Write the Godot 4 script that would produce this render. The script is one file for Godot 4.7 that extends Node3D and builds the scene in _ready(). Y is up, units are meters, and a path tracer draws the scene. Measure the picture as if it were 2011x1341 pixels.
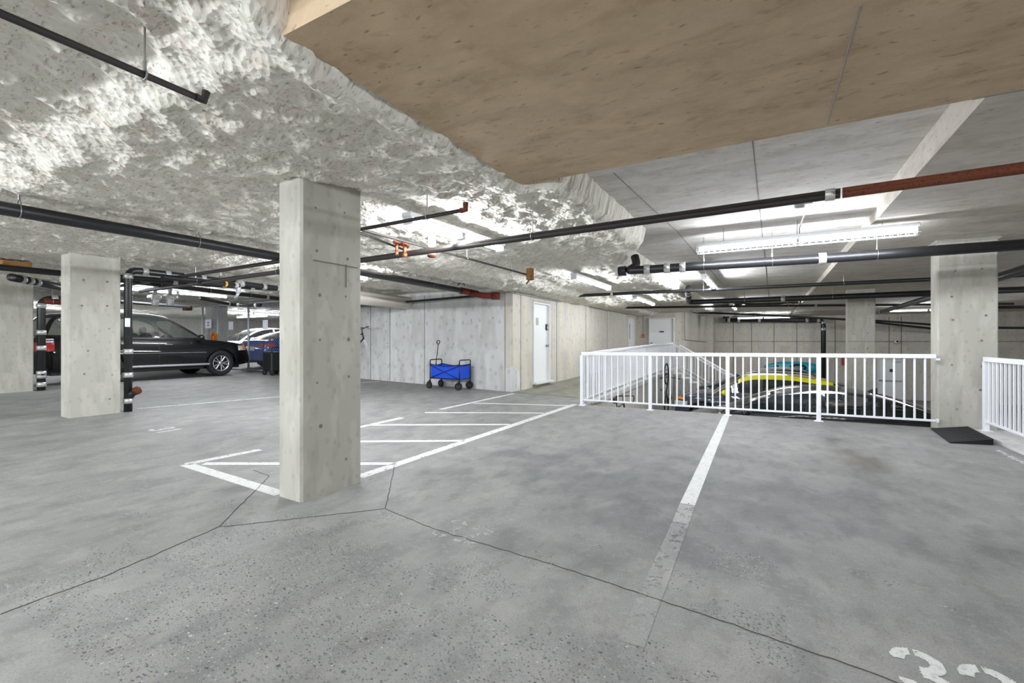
extends Node3D
# World: x runs along the front railing, -z runs away from the viewer along the parking stalls, y is up; 0 is the low line of the parking slab.
# In the comments and helpers u = x and w = -z.

const EYE := 1.285
const FOCAL := 895.0
const YAW := 29.3

var M := {}
var taken := {}
var rng := RandomNumberGenerator.new()
var n_big := FastNoiseLite.new()
var n_mid := FastNoiseLite.new()
var n_fine := FastNoiseLite.new()
var n_cell := FastNoiseLite.new()

# ---------------------------------------------------------------- mesh building

class MB:
	var st := SurfaceTool.new()
	var empty := true
	func _init(smooth := false):
		st.begin(Mesh.PRIMITIVE_TRIANGLES)
		st.set_smooth_group(0 if smooth else -1)
	func smooth(on: bool):
		st.set_smooth_group(0 if on else -1)
	func tri(a, b, c):
		empty = false
		var n: Vector3 = (b - a).cross(c - a).abs()
		for v in [a, c, b]:
			if n.y >= n.x and n.y >= n.z: st.set_uv(Vector2(v.x, v.z))
			elif n.x >= n.z: st.set_uv(Vector2(v.z, -v.y))
			else: st.set_uv(Vector2(v.x, -v.y))
			st.add_vertex(v)
	func quad(a, b, c, d):
		tri(a, b, c); tri(a, c, d)
	func quad_out(a, b, c, d, from):
		var n: Vector3 = (b - a).cross(c - a)
		if n.length_squared() < 1e-14:
			n = (c - a).cross(d - a)
		if n.dot((a + b + c + d) * 0.25 - from) >= 0.0: quad(a, b, c, d)
		else: quad(d, c, b, a)
	func tri_out(a, b, c, from):
		var n: Vector3 = (b - a).cross(c - a)
		if n.dot((a + b + c) / 3.0 - from) >= 0.0: tri(a, b, c)
		else: tri(c, b, a)
	func box(c: Vector3, s: Vector3, bs := Basis.IDENTITY):
		var p := []
		for i in 8:
			p.append(c + bs * Vector3(s.x * (0.5 if i & 1 else -0.5), s.y * (0.5 if i & 2 else -0.5), s.z * (0.5 if i & 4 else -0.5)))
		for f in [[0, 1, 3, 2], [4, 5, 7, 6], [0, 1, 5, 4], [2, 3, 7, 6], [0, 2, 6, 4], [1, 3, 7, 5]]:
			quad_out(p[f[0]], p[f[1]], p[f[2]], p[f[3]], c)
	func cbox(c: Vector3, s: Vector3, b: float, bs := Basis.IDENTITY):
		var h := s * 0.5
		b = minf(b, minf(h.x, minf(h.y, h.z)) * 0.98)
		var v := func(sx, sy, sz, ax):
			return c + bs * Vector3(sx * (h.x - (0.0 if ax == 0 else b)), sy * (h.y - (0.0 if ax == 1 else b)), sz * (h.z - (0.0 if ax == 2 else b)))
		for k in [-1, 1]:
			quad_out(v.call(k, -1, -1, 0), v.call(k, 1, -1, 0), v.call(k, 1, 1, 0), v.call(k, -1, 1, 0), c)
			quad_out(v.call(-1, k, -1, 1), v.call(1, k, -1, 1), v.call(1, k, 1, 1), v.call(-1, k, 1, 1), c)
			quad_out(v.call(-1, -1, k, 2), v.call(1, -1, k, 2), v.call(1, 1, k, 2), v.call(-1, 1, k, 2), c)
			for j in [-1, 1]:
				quad_out(v.call(k, j, -1, 0), v.call(k, j, 1, 0), v.call(k, j, 1, 1), v.call(k, j, -1, 1), c)
				quad_out(v.call(k, -1, j, 0), v.call(k, 1, j, 0), v.call(k, 1, j, 2), v.call(k, -1, j, 2), c)
				quad_out(v.call(-1, k, j, 1), v.call(1, k, j, 1), v.call(1, k, j, 2), v.call(-1, k, j, 2), c)
				for l in [-1, 1]:
					tri_out(v.call(k, j, l, 0), v.call(k, j, l, 1), v.call(k, j, l, 2), c)
	func tube(pts: Array, r, n := 8, caps := true):
		# r is one radius or one for each point
		var rings := []
		var up := Vector3.ZERO
		for i in pts.size():
			var d: Vector3
			if i == 0: d = (pts[1] - pts[0]).normalized()
			elif i == pts.size() - 1: d = (pts[i] - pts[i - 1]).normalized()
			else: d = ((pts[i] - pts[i - 1]).normalized() + (pts[i + 1] - pts[i]).normalized()).normalized()
			if up == Vector3.ZERO:
				up = Vector3.UP if absf(d.y) < 0.9 else Vector3.RIGHT
			var side := d.cross(up).normalized()
			up = side.cross(d).normalized()
			var ring := []
			var rr: float = r[i] if r is Array else r
			for k in n:
				var a := TAU * k / n
				ring.append(pts[i] + (side * cos(a) + up * sin(a)) * rr)
			rings.append(ring)
		for i in rings.size() - 1:
			for k in n:
				var k2 := (k + 1) % n
				quad_out(rings[i][k], rings[i][k2], rings[i + 1][k2], rings[i + 1][k], (pts[i] + pts[i + 1]) * 0.5)
		if caps:
			for e in [0, rings.size() - 1]:
				var back: Vector3 = pts[1] if e == 0 else pts[e - 1]
				for k in range(1, n - 1):
					tri_out(rings[e][0], rings[e][k], rings[e][k + 1], back)
	func loop(pts: Array, r: float, n := 6):
		var m := pts.size()
		var rings := []
		var mid := Vector3.ZERO
		for p in pts: mid += p / m
		for i in m:
			var d: Vector3 = (pts[(i + 1) % m] - pts[(i + m - 1) % m]).normalized()
			var outw: Vector3 = (pts[i] - mid)
			outw = (outw - d * outw.dot(d)).normalized()
			var up := d.cross(outw)
			var ring := []
			for k in n:
				var a := TAU * k / n
				ring.append(pts[i] + (outw * cos(a) + up * sin(a)) * r)
			rings.append(ring)
		for i in m:
			var j := (i + 1) % m
			for k in n:
				var k2 := (k + 1) % n
				quad_out(rings[i][k], rings[i][k2], rings[j][k2], rings[j][k], (pts[i] + pts[j]) * 0.5)
	func lathe(prof: Array, n: int, xf := Transform3D.IDENTITY):
		# profile of Vector2(radius, height) turned about local y
		for i in prof.size() - 1:
			for k in n:
				var a := TAU * k / n
				var b := TAU * (k + 1) / n
				var p := func(q: Vector2, t: float): return xf * Vector3(q.x * cos(t), q.y, q.x * sin(t))
				var p0 = p.call(prof[i], a); var p1 = p.call(prof[i], b)
				var p2 = p.call(prof[i + 1], b); var p3 = p.call(prof[i + 1], a)
				if prof[i].x < 1e-5: tri(p0, p3, p2)
				elif prof[i + 1].x < 1e-5: tri(p0, p3, p1)
				else: quad(p0, p3, p2, p1)
	func prism(poly: PackedVector2Array, depth: float, xf := Transform3D.IDENTITY):
		# polygon in local xy pushed from z = 0 to z = depth
		var idx := Geometry2D.triangulate_polygon(poly)
		var mid := Vector2.ZERO
		for q in poly: mid += q / poly.size()
		var from: Vector3 = xf * Vector3(mid.x, mid.y, depth * 0.5)
		for i in range(0, idx.size(), 3):
			var a := poly[idx[i]]; var b := poly[idx[i + 1]]; var c := poly[idx[i + 2]]
			tri_out(xf * Vector3(a.x, a.y, depth), xf * Vector3(b.x, b.y, depth), xf * Vector3(c.x, c.y, depth), xf * Vector3((a.x + b.x + c.x) / 3, (a.y + b.y + c.y) / 3, 0))
			tri_out(xf * Vector3(a.x, a.y, 0), xf * Vector3(b.x, b.y, 0), xf * Vector3(c.x, c.y, 0), xf * Vector3((a.x + b.x + c.x) / 3, (a.y + b.y + c.y) / 3, depth))
		var ccw := not Geometry2D.is_polygon_clockwise(poly)
		for i in poly.size():
			var a := poly[i]; var b := poly[(i + 1) % poly.size()]
			if not ccw:
				var t := a; a = b; b = t
			quad(xf * Vector3(a.x, a.y, 0), xf * Vector3(b.x, b.y, 0), xf * Vector3(b.x, b.y, depth), xf * Vector3(a.x, a.y, depth))
	func grid(f: Callable, nu: int, nv: int, flip := false):
		var rows := []
		for i in nu + 1:
			var row := []
			for j in nv + 1: row.append(f.call(float(i) / nu, float(j) / nv))
			rows.append(row)
		for i in nu:
			for j in nv:
				if flip: quad(rows[i][j], rows[i][j + 1], rows[i + 1][j + 1], rows[i + 1][j])
				else: quad(rows[i][j], rows[i + 1][j], rows[i + 1][j + 1], rows[i][j + 1])
	func mesh() -> ArrayMesh:
		st.generate_normals()
		st.index()
		return st.commit()

func numbered(called: String) -> String:
	var k: int = taken.get(called, 0)
	taken[called] = k + 1
	return called if k == 0 else "%s_%03d" % [called, k]

func thing(called: String, label: String, category: String, at := Vector3.ZERO, group := "") -> Node3D:
	var o := Node3D.new()
	o.name = numbered(called)
	add_child(o)
	o.position = at
	o.set_meta("label", label)
	o.set_meta("category", category)
	if group: o.set_meta("group", group)
	return o

func put(parent: Node, called: String, mesh: Mesh, material: Material, at := Transform3D.IDENTITY, label := "") -> MeshInstance3D:
	var o := MeshInstance3D.new()
	o.name = called
	o.mesh = mesh
	o.material_override = material
	o.transform = at
	if label: o.set_meta("label", label)
	parent.add_child(o, true)
	return o

func struct(called: String, mesh: Mesh, material: Material, label := "") -> MeshInstance3D:
	var o := put(self, numbered(called), mesh, material)
	o.set_meta("kind", "structure")
	if label: o.set_meta("label", label)
	return o

func move(v: Vector3) -> Transform3D:
	return Transform3D(Basis.IDENTITY, v)

func P(u: float, y: float, w: float) -> Vector3:
	return Vector3(u, y, -w)

# pixel helpers: a pixel is a direction; the distance comes from the floor, a level or a wall
func ray(px: float, py: float) -> Vector3:
	var a := deg_to_rad(YAW)
	var X := (px - 1005.5) / FOCAL
	return Vector3(X * cos(a) - sin(a), (671.0 - py) / FOCAL, X * sin(a) + cos(a))

func on_floor(px: float, py: float, lift := 0.0) -> Vector3:
	var r := ray(px, py)
	var z := 5.0
	for i in 60: z = (floor_y(r.x * z, 0.0) - EYE) / r.y
	return P(r.x * z, floor_y(r.x * z, 0.0) + lift, r.z * z)

func on_level(px: float, py: float, h: float) -> Vector3:
	var r := ray(px, py)
	var z := (h - EYE) / r.y
	return P(r.x * z, h, r.z * z)

func on_u(px: float, py: float, u: float) -> Vector3:
	var r := ray(px, py)
	var z := u / r.x
	return P(u, EYE + r.y * z, r.z * z)

func on_w(px: float, py: float, w: float) -> Vector3:
	var r := ray(px, py)
	var z := w / r.z
	return P(r.x * z, EYE + r.y * z, w)

# ---------------------------------------------------------------- the levels of the place

func floor_y(u: float, _w: float) -> float:
	return 0.0235 * maxf(0.0, -3.2 - u) + 0.0065 * maxf(0.0, u + 3.2)

func walk_y(u: float, w: float) -> float:
	return floor_y(u, w) + 0.019 * maxf(0.0, w - 10.2)

func low_y(w: float) -> float:
	return -0.99 - 0.0377 * (w - 10.2)

const SLAB := 2.865     # plywood-formed slab
const DROP := 2.645     # dropped panels
const SIDE_SLAB := 2.735

func foam_base(u: float, w: float) -> float:
	var y := 2.645
	y += 0.14 * (1.0 - smoothstep(1.0, 1.42, w))
	y -= 0.13 * smoothstep(-5.75, -5.45, u) * (1.0 - smoothstep(-4.7, -4.3, u)) * smoothstep(4.6, 5.4, w)
	return y

func foam_y(u: float, w: float) -> float:
	var y := foam_base(u, w)
	y += 0.05 * n_big.get_noise_2d(u * 0.9, w * 0.9)
	y += 0.045 * n_mid.get_noise_2d(u, w)
	y += 0.02 * n_cell.get_noise_2d(u, w)
	y += 0.010 * n_fine.get_noise_2d(u, w)
	# rounded rims towards the bare concrete
	var edge := foam_edge(w) - u
	y -= 0.035 * exp(-pow((edge - 0.14) / 0.12, 2.0))
	y += 0.05 * (1.0 - smoothstep(0.0, 0.07, edge))
	return y

func foam_edge(w: float) -> float:
	var e := -1.86
	if w > 3.46: e = lerpf(-1.86, -1.53, smoothstep(3.46, 3.62, w))
	if w > 6.45: e = lerpf(-1.53, -2.05, smoothstep(6.5, 6.9, w))
	return e + 0.02 * n_mid.get_noise_2d(w * 1.7, 9.0)

func ceiling_y(u: float, w: float) -> float:
	if u < foam_edge(w) : return foam_base(u, w)
	if w < 1.27: return 2.9
	if w < 3.5 or (u > 1.06 and w < 6.4): return DROP
	if u > 1.12: return SIDE_SLAB
	return SLAB

# ---------------------------------------------------------------- materials

func paint_layers(size: int, base: Color, layers: Array) -> Image:
	# layer: [noise kind, frequency, octaves, stretch x, stretch y, from, to, colour, strength, seed]
	var im := Image.create(size, size, false, Image.FORMAT_RGBA8)
	im.fill(base)
	for l in layers:
		var a := noise_bytes(size, l)
		var from: float = l[5]; var to: float = l[6]
		var c: Color = l[7]
		var lut := PackedByteArray(); lut.resize(256)
		for i in 256: lut[i] = int(255.0 * l[8] * smoothstep(from, to, i / 255.0))
		var data := PackedByteArray(); data.resize(size * size * 4)
		data.fill(255)
		var r := int(c.r * 255); var g := int(c.g * 255); var b := int(c.b * 255)
		var at := 0
		for i in size * size:
			data[at] = r; data[at + 1] = g; data[at + 2] = b; data[at + 3] = lut[a[i]]
			at += 4
		var over := Image.create_from_data(size, size, false, Image.FORMAT_RGBA8, data)
		im.blend_rect(over, Rect2i(0, 0, size, size), Vector2i.ZERO)
	return im

func noise_bytes(size: int, l: Array) -> PackedByteArray:
	var f := FastNoiseLite.new()
	f.noise_type = l[0]
	f.frequency = l[1]
	f.fractal_octaves = l[2]
	f.seed = l[9]
	if l[0] == FastNoiseLite.TYPE_CELLULAR:
		f.cellular_return_type = FastNoiseLite.RETURN_DISTANCE
		f.fractal_type = FastNoiseLite.FRACTAL_NONE
	var im := f.get_seamless_image(int(size / l[3]), int(size / l[4]))
	im.resize(size, size, Image.INTERPOLATE_CUBIC)
	im.convert(Image.FORMAT_L8)
	return im.get_data()

func grain(size: int, l: Array) -> ImageTexture:
	return ImageTexture.create_from_image(Image.create_from_data(size, size, false, Image.FORMAT_L8, noise_bytes(size, l)))

func surface(im: Image, metres: float, rough: float, relief: Texture2D = null, depth := 0.2, tint := Color.WHITE, vertex := false) -> StandardMaterial3D:
	var m := StandardMaterial3D.new()
	m.albedo_texture = ImageTexture.create_from_image(im)
	m.albedo_color = tint
	m.roughness = rough
	m.metallic_specular = 0.35
	m.uv1_scale = Vector3.ONE / metres
	m.vertex_color_use_as_albedo = vertex
	if relief:
		m.heightmap_enabled = true
		m.heightmap_texture = relief
		m.heightmap_scale = depth
	return m

func tinted(source: StandardMaterial3D, tint: Color, rough := -1.0) -> StandardMaterial3D:
	var m: StandardMaterial3D = source.duplicate()
	m.albedo_color = tint
	if rough >= 0.0: m.roughness = rough
	return m

func plain(c: Color, rough := 0.6, metal := 0.0, spec := 0.5) -> StandardMaterial3D:
	var m := StandardMaterial3D.new()
	m.albedo_color = c
	m.roughness = rough
	m.metallic = metal
	m.metallic_specular = spec
	return m

func car_paint(c: Color) -> StandardMaterial3D:
	var m := plain(c, 0.4, 0.0, 0.3)
	m.clearcoat_enabled = true
	m.clearcoat = 0.7
	m.clearcoat_roughness = 0.04
	return m

func glass(c: Color, a: float) -> StandardMaterial3D:
	var m := plain(Color(c.r, c.g, c.b, a), 0.03, 0.0, 0.5)
	m.transparency = BaseMaterial3D.TRANSPARENCY_ALPHA
	return m

func make_materials():
	var S := FastNoiseLite.TYPE_SIMPLEX_SMOOTH
	var V := FastNoiseLite.TYPE_VALUE_CUBIC
	var C := FastNoiseLite.TYPE_CELLULAR
	var lumps := grain(1024, [C, 0.05, 1, 1, 1, 0, 1, Color.WHITE, 1, 6])
	# floor: cement with pale and dark clouds and a fine salt-and-pepper of sand
	var fl := paint_layers(1024, Color8(140, 140, 138), [
		[S, 0.005, 6, 1, 1, 0.4, 0.85, Color8(153, 152, 149), 0.8, 11],
		[S, 0.006, 6, 1, 1.6, 0.48, 0.9, Color8(117, 117, 117), 0.6, 12],
		[S, 0.018, 5, 1, 2, 0.52, 0.9, Color8(124, 122, 118), 0.5, 13],
		[S, 0.045, 4, 1.5, 1, 0.56, 0.88, Color8(162, 160, 156), 0.4, 16],
		[S, 0.2, 3, 1, 1, 0.55, 0.9, Color8(98, 98, 98), 0.5, 14],
		[S, 0.25, 2, 1, 1, 0.58, 0.95, Color8(178, 177, 174), 0.4, 15]])
	M.floor = surface(fl, 2.7, 0.62, null, 0.12, Color.WHITE, true)
	# cast concrete walls: upright board streaks, rust and lime runs, pocks
	var wl := paint_layers(512, Color8(198, 198, 196), [
		[S, 0.008, 3, 1, 4, 0.45, 0.85, Color8(212, 212, 210), 0.7, 21],
		[S, 0.010, 3, 1, 5, 0.52, 0.9, Color8(176, 175, 171), 0.55, 22],
		[S, 0.010, 4, 1, 1, 0.55, 0.9, Color8(182, 182, 179), 0.5, 24],
		[C, 0.016, 1, 1, 1.3, 0.2, 0.06, Color8(150, 150, 149), 0.36, 25],
		[S, 0.2, 3, 1, 1, 0.62, 0.95, Color8(160, 158, 154), 0.25, 26]])
	M.wall = surface(wl, 2.3, 0.85)
	var wy := paint_layers(512, Color8(196, 191, 181), [
		[S, 0.008, 3, 1, 6, 0.5, 0.85, Color8(206, 198, 182), 0.8, 31],
		[S, 0.012, 3, 1, 8, 0.62, 0.9, Color8(200, 178, 142), 0.6, 32],
		[S, 0.009, 4, 1, 5, 0.52, 0.85, Color8(182, 181, 178), 0.8, 33],
		[C, 0.016, 1, 1, 1.4, 0.18, 0.05, Color8(150, 144, 132), 0.36, 34],
		[S, 0.2, 3, 1, 1, 0.62, 0.95, Color8(156, 150, 138), 0.25, 35]])
	M.wall_stained = surface(wy, 2.3, 0.85)
	# columns
	var cl := paint_layers(512, Color8(177, 175, 165), [
		[S, 0.010, 4, 1, 3, 0.48, 0.85, Color8(191, 189, 180), 0.7, 41],
		[S, 0.012, 4, 1, 4, 0.55, 0.9, Color8(158, 155, 143), 0.5, 42],
		[C, 0.02, 1, 1, 1.4, 0.16, 0.05, Color8(142, 139, 129), 0.24, 43],
		[S, 0.25, 3, 1, 1, 0.6, 0.95, Color8(146, 143, 133), 0.3, 44]])
	M.column = surface(cl, 1.4, 0.85)
	# plywood-formed soffits: long grain, knots and football patches
	var sl := paint_layers(1024, Color8(208, 204, 198), [
		[S, 0.008, 4, 3, 1, 0.45, 0.85, Color8(222, 219, 214), 0.7, 51],
		[S, 0.004, 5, 1.4, 1, 0.48, 0.9, Color8(184, 177, 167), 0.7, 57],
		[S, 0.006, 5, 1.4, 1, 0.5, 0.9, Color8(228, 224, 216), 0.6, 58],
		[S, 0.010, 4, 4, 1, 0.5, 0.9, Color8(188, 181, 172), 0.6, 52],
		[S, 0.022, 3, 2.2, 1, 0.7, 0.9, Color8(166, 158, 148), 0.45, 53],
		[S, 0.05, 2, 2.6, 1, 0.82, 0.93, Color8(112, 106, 98), 0.55, 54],
		[S, 0.03, 3, 1.6, 1, 0.56, 0.6, Color8(224, 222, 218), 0.25, 56],
		[S, 0.2, 3, 1, 1, 0.6, 0.95, Color8(172, 166, 156), 0.3, 55]])
	M.soffit = surface(sl, 2.3, 0.9, null, 0.2, Color8(246, 242, 236))
	M.soffit_brown = tinted(M.soffit, Color8(243, 220, 190))
	M.soffit_pale = tinted(M.soffit, Color8(255, 255, 255))
	# sprayed foam insulation
	var fo := paint_layers(1024, Color8(230, 227, 217), [
		[S, 0.015, 5, 1, 1, 0.5, 0.85, Color8(242, 240, 233), 0.8, 61],
		[S, 0.006, 4, 1, 1, 0.5, 0.9, Color8(214, 214, 196), 0.6, 66],
		[S, 0.006, 4, 1, 1, 0.55, 0.9, Color8(226, 208, 198), 0.55, 67],
		[S, 0.010, 5, 2, 1, 0.58, 0.9, Color8(208, 203, 188), 0.5, 62],
		[S, 0.035, 5, 2.2, 1, 0.64, 0.84, Color8(166, 160, 146), 0.5, 63],
		[S, 0.08, 3, 2, 1, 0.72, 0.86, Color8(116, 112, 103), 0.55, 64],
		[S, 0.02, 3, 1, 1, 0.68, 0.95, Color8(216, 188, 172), 0.35, 65]])
	M.foam = surface(fo, 1.9, 1.0, lumps, 1.0)
	M.foam.metallic_specular = 0.1
	M.joint = plain(Color8(70, 69, 66), 0.9)
	M.fin = plain(Color8(120, 118, 112), 0.9)
	M.tie = plain(Color8(124, 121, 112), 0.95)
	M.line_paint = surface(paint_layers(256, Color8(214, 214, 212), [[S, 0.03, 4, 1, 1, 0.5, 0.9, Color8(188, 188, 186), 0.8, 71], [S, 0.1, 3, 1, 1, 0.66, 0.9, Color8(160, 160, 158), 0.6, 72]]), 0.5, 0.7)
	M.line_worn = tinted(M.line_paint, Color8(196, 196, 196))
	M.line_ghost = tinted(M.floor, Color8(255, 255, 255))
	M.line_ghost.albedo_color = Color(1.05, 1.05, 1.05)
	M.line_ghost.vertex_color_use_as_albedo = false
	M.white_metal = plain(Color8(232, 233, 238), 0.38)
	M.door_white = plain(Color8(226, 227, 226), 0.5)
	M.frame_white = plain(Color8(216, 217, 216), 0.5)
	M.steel = plain(Color8(150, 150, 148), 0.35, 0.9)
	M.galv = plain(Color8(176, 180, 182), 0.5, 0.4)
	M.black_pipe = plain(Color8(30, 30, 32), 0.42)
	M.black_iron = plain(Color8(44, 38, 36), 0.6)
	M.rust_pipe = surface(paint_layers(256, Color8(96, 52, 34), [[S, 0.05, 4, 1, 1, 0.5, 0.9, Color8(62, 36, 28), 0.8, 81], [S, 0.15, 3, 1, 1, 0.6, 0.9, Color8(128, 74, 44), 0.6, 82]]), 0.4, 0.8)
	M.red_iron = surface(paint_layers(256, Color8(104, 44, 32), [[S, 0.06, 4, 1, 1, 0.5, 0.9, Color8(64, 30, 26), 0.8, 83]]), 0.3, 0.7)
	M.band = plain(Color8(190, 190, 186), 0.4, 0.5)
	M.copper = plain(Color8(176, 98, 66), 0.4, 0.7)
	M.rubber = plain(Color8(26, 27, 29), 0.85)
	M.tyre = plain(Color8(24, 24, 25), 0.8)
	M.alloy = plain(Color8(190, 192, 195), 0.28, 0.85)
	M.dark_plastic = plain(Color8(22, 22, 24), 0.55)
	M.trim_black = plain(Color8(14, 14, 16), 0.35)
	M.chrome = plain(Color8(214, 216, 220), 0.1, 1.0)
	M.seat = plain(Color8(52, 52, 55), 0.85)
	M.seat_pale = plain(Color8(120, 122, 120), 0.85)
	M.glass = glass(Color8(30, 44, 42), 0.32)
	M.glass_dark = glass(Color8(12, 14, 15), 0.72)
	M.tail = plain(Color8(176, 20, 24), 0.12)
	M.tail.clearcoat_enabled = true
	M.clear_lens = plain(Color8(206, 210, 212), 0.12, 0.2)
	M.amber = plain(Color8(224, 130, 34), 0.2)
	M.suv_black = car_paint(Color8(10, 10, 12))
	M.sedan_black = car_paint(Color8(18, 18, 20))
	M.grey_paint = car_paint(Color8(52, 56, 66))
	M.slate_paint = car_paint(Color8(62, 66, 74))
	M.yellow_paint = car_paint(Color8(214, 206, 20))
	M.blue_paint = car_paint(Color8(18, 66, 150))
	M.white_paint = car_paint(Color8(222, 224, 224))
	M.silver_trim = plain(Color8(188, 190, 194), 0.3, 0.6)
	M.blue_cloth = plain(Color8(16, 74, 206), 0.8)
	M.blue_cloth.rim_enabled = true
	M.blue_cloth.rim = 0.3
	M.navy_cloth = plain(Color8(12, 30, 92), 0.85)
	M.teal = plain(Color8(16, 150, 172), 0.4)
	M.paper = plain(Color8(224, 228, 236), 0.8)
	M.ink = plain(Color8(60, 62, 68), 0.8)
	M.plate = plain(Color8(176, 168, 150), 0.5)
	M.red = plain(Color8(190, 36, 34), 0.4)
	M.brown_wood = surface(paint_layers(256, Color8(150, 108, 60), [[S, 0.03, 4, 4, 1, 0.5, 0.9, Color8(112, 76, 40), 0.7, 91]]), 0.5, 0.85)
	M.bollard = plain(Color8(214, 158, 30), 0.5)
	M.orange = plain(Color8(206, 78, 34), 0.6)
	M.pvc = plain(Color8(214, 208, 196), 0.5)
	M.lamp_body = plain(Color8(214, 216, 220), 0.45)
	M.glow = plain(Color8(255, 255, 255), 0.4)
	M.glow.emission_enabled = true
	M.glow.emission = Color(0.93, 0.96, 1.0)
	M.glow.emission_energy_multiplier = 4.0
	M.sign_glow = plain(Color8(230, 90, 80), 0.4)
	M.sign_glow.emission_enabled = true
	M.sign_glow.emission = Color(1.0, 0.42, 0.36)
	M.sign_glow.emission_energy_multiplier = 0.5

# ---------------------------------------------------------------- scene

func _ready():
	# camera
	var cam := Camera3D.new()
	cam.name = "camera"
	cam.fov = rad_to_deg(2.0 * atan(670.5 / FOCAL))
	cam.near = 0.05
	cam.far = 200.0
	cam.position = Vector3(0, EYE, 0)
	cam.rotation.y = deg_to_rad(YAW)
	add_child(cam)
	cam.current = true
	# surroundings: an underground place, no sky in sight
	var e := Environment.new()
	e.background_mode = Environment.BG_COLOR
	e.background_color = Color.BLACK
	e.tonemap_mode = Environment.TONE_MAPPER_LINEAR
	e.tonemap_exposure = EXPOSURE
	e.sdfgi_enabled = true
	e.ssao_enabled = true
	e.ssil_enabled = true
	var we := WorldEnvironment.new()
	we.name = "surroundings"
	we.environment = e
	add_child(we)

	rng.seed = 20
	n_big.seed = 3; n_big.frequency = 0.9; n_big.fractal_octaves = 3
	n_mid.seed = 4; n_mid.frequency = 4.0; n_mid.fractal_octaves = 3
	n_fine.seed = 5; n_fine.frequency = 16.0; n_fine.fractal_octaves = 2
	n_cell.seed = 6; n_cell.noise_type = FastNoiseLite.TYPE_CELLULAR; n_cell.frequency = 7.0; n_cell.cellular_return_type = FastNoiseLite.RETURN_DISTANCE
	make_materials()
	lamps()
	shell()
	floor_marks()
	columns()
	doors()
	railings()
	cars()
	pipes()
	wagon()
	bikes()
	fence()
	odds()

const EXPOSURE := 2.85
const LAMP := 2.6

# ---------------------------------------------------------------- lamps

func strip_lamp(a: Vector3, b: Vector3, label: String, guard := false, rods := true, power := 1.0):
	var mid := (a + b) * 0.5
	var o := thing("strip_lamp", label, "lamp", mid, "fluorescent strip lamps")
	var along := (b - a).normalized()
	o.rotation.y = atan2(-along.z, along.x)
	var L := a.distance_to(b)
	var n := 2 if L > 1.6 else 1
	var m := MB.new()
	m.cbox(Vector3(0, 0.075, 0), Vector3(L, 0.05, 0.13), 0.008)
	put(o, "housing", m.mesh(), M.lamp_body)
	for k in n:
		var x0 := -L / 2 + L / n * k + 0.03
		var x1 := -L / 2 + L / n * (k + 1) - 0.03
		m = MB.new(true)
		var f := func(s, t):
			var an: float = PI * t
			return Vector3(lerpf(x0, x1, s), 0.048 - 0.055 * sin(an), 0.055 * cos(an))
		m.grid(f, 1, 10)
		put(o, "tube_lens", m.mesh(), M.glow)
		for x in [x0, x1]:
			m = MB.new()
			m.cbox(Vector3(x, 0.02, 0), Vector3(0.02, 0.075, 0.12), 0.006)
			put(o, "end_cap", m.mesh(), M.lamp_body)
	if guard:
		m = MB.new()
		for k in [-0.075, -0.04, 0.0, 0.04, 0.075]:
			m.tube([Vector3(-L / 2, -0.045 + 0.6 * absf(k) * absf(k) * 8.0, k), Vector3(L / 2, -0.045 + 0.6 * absf(k) * absf(k) * 8.0, k)], 0.0022, 4)
		for i in int(L / 0.075) + 1:
			var x := -L / 2 + i * 0.075
			m.tube([Vector3(x, 0.06, -0.08), Vector3(x, -0.01, -0.075), Vector3(x, -0.042, -0.04), Vector3(x, -0.046, 0), Vector3(x, -0.042, 0.04), Vector3(x, -0.01, 0.075), Vector3(x, 0.06, 0.08)], 0.0022, 4)
		var w := put(o, "wire_guard", m.mesh(), M.white_metal)
		w.set_meta("kind", "stuff")
	if rods:
		for x in [-L * 0.36, 0.0, L * 0.36]:
			var wp: Vector3 = o.transform * Vector3(x, 0.1, 0)
			var top := ceiling_y(wp.x, -wp.z) - mid.y
			if top > 0.12:
				m = MB.new()
				m.tube([Vector3(x, 0.1, 0), Vector3(x, top, 0)], 0.005, 5)
				put(o, "hanger_rod", m.mesh(), M.steel)
	for s in [-1, 1]:
		var l := AreaLight3D.new()
		l.name = "light"
		var dir := Vector3(0, -cos(deg_to_rad(65)), s * sin(deg_to_rad(65)))
		var z := -dir
		var x := Vector3(1, 0, 0)
		l.transform = Transform3D(Basis(x, z.cross(x), z), Vector3(0, 0.035, 0) + dir * 0.075)
		l.area_size = Vector2(L - 0.06, 0.07)
		l.light_energy = LAMP * power * L / 2.44
		l.light_color = Color(0.955, 0.975, 1.0)
		l.shadow_enabled = true
		l.area_range = 40.0
		l.area_attenuation = 2.0
		o.add_child(l, true)

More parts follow.
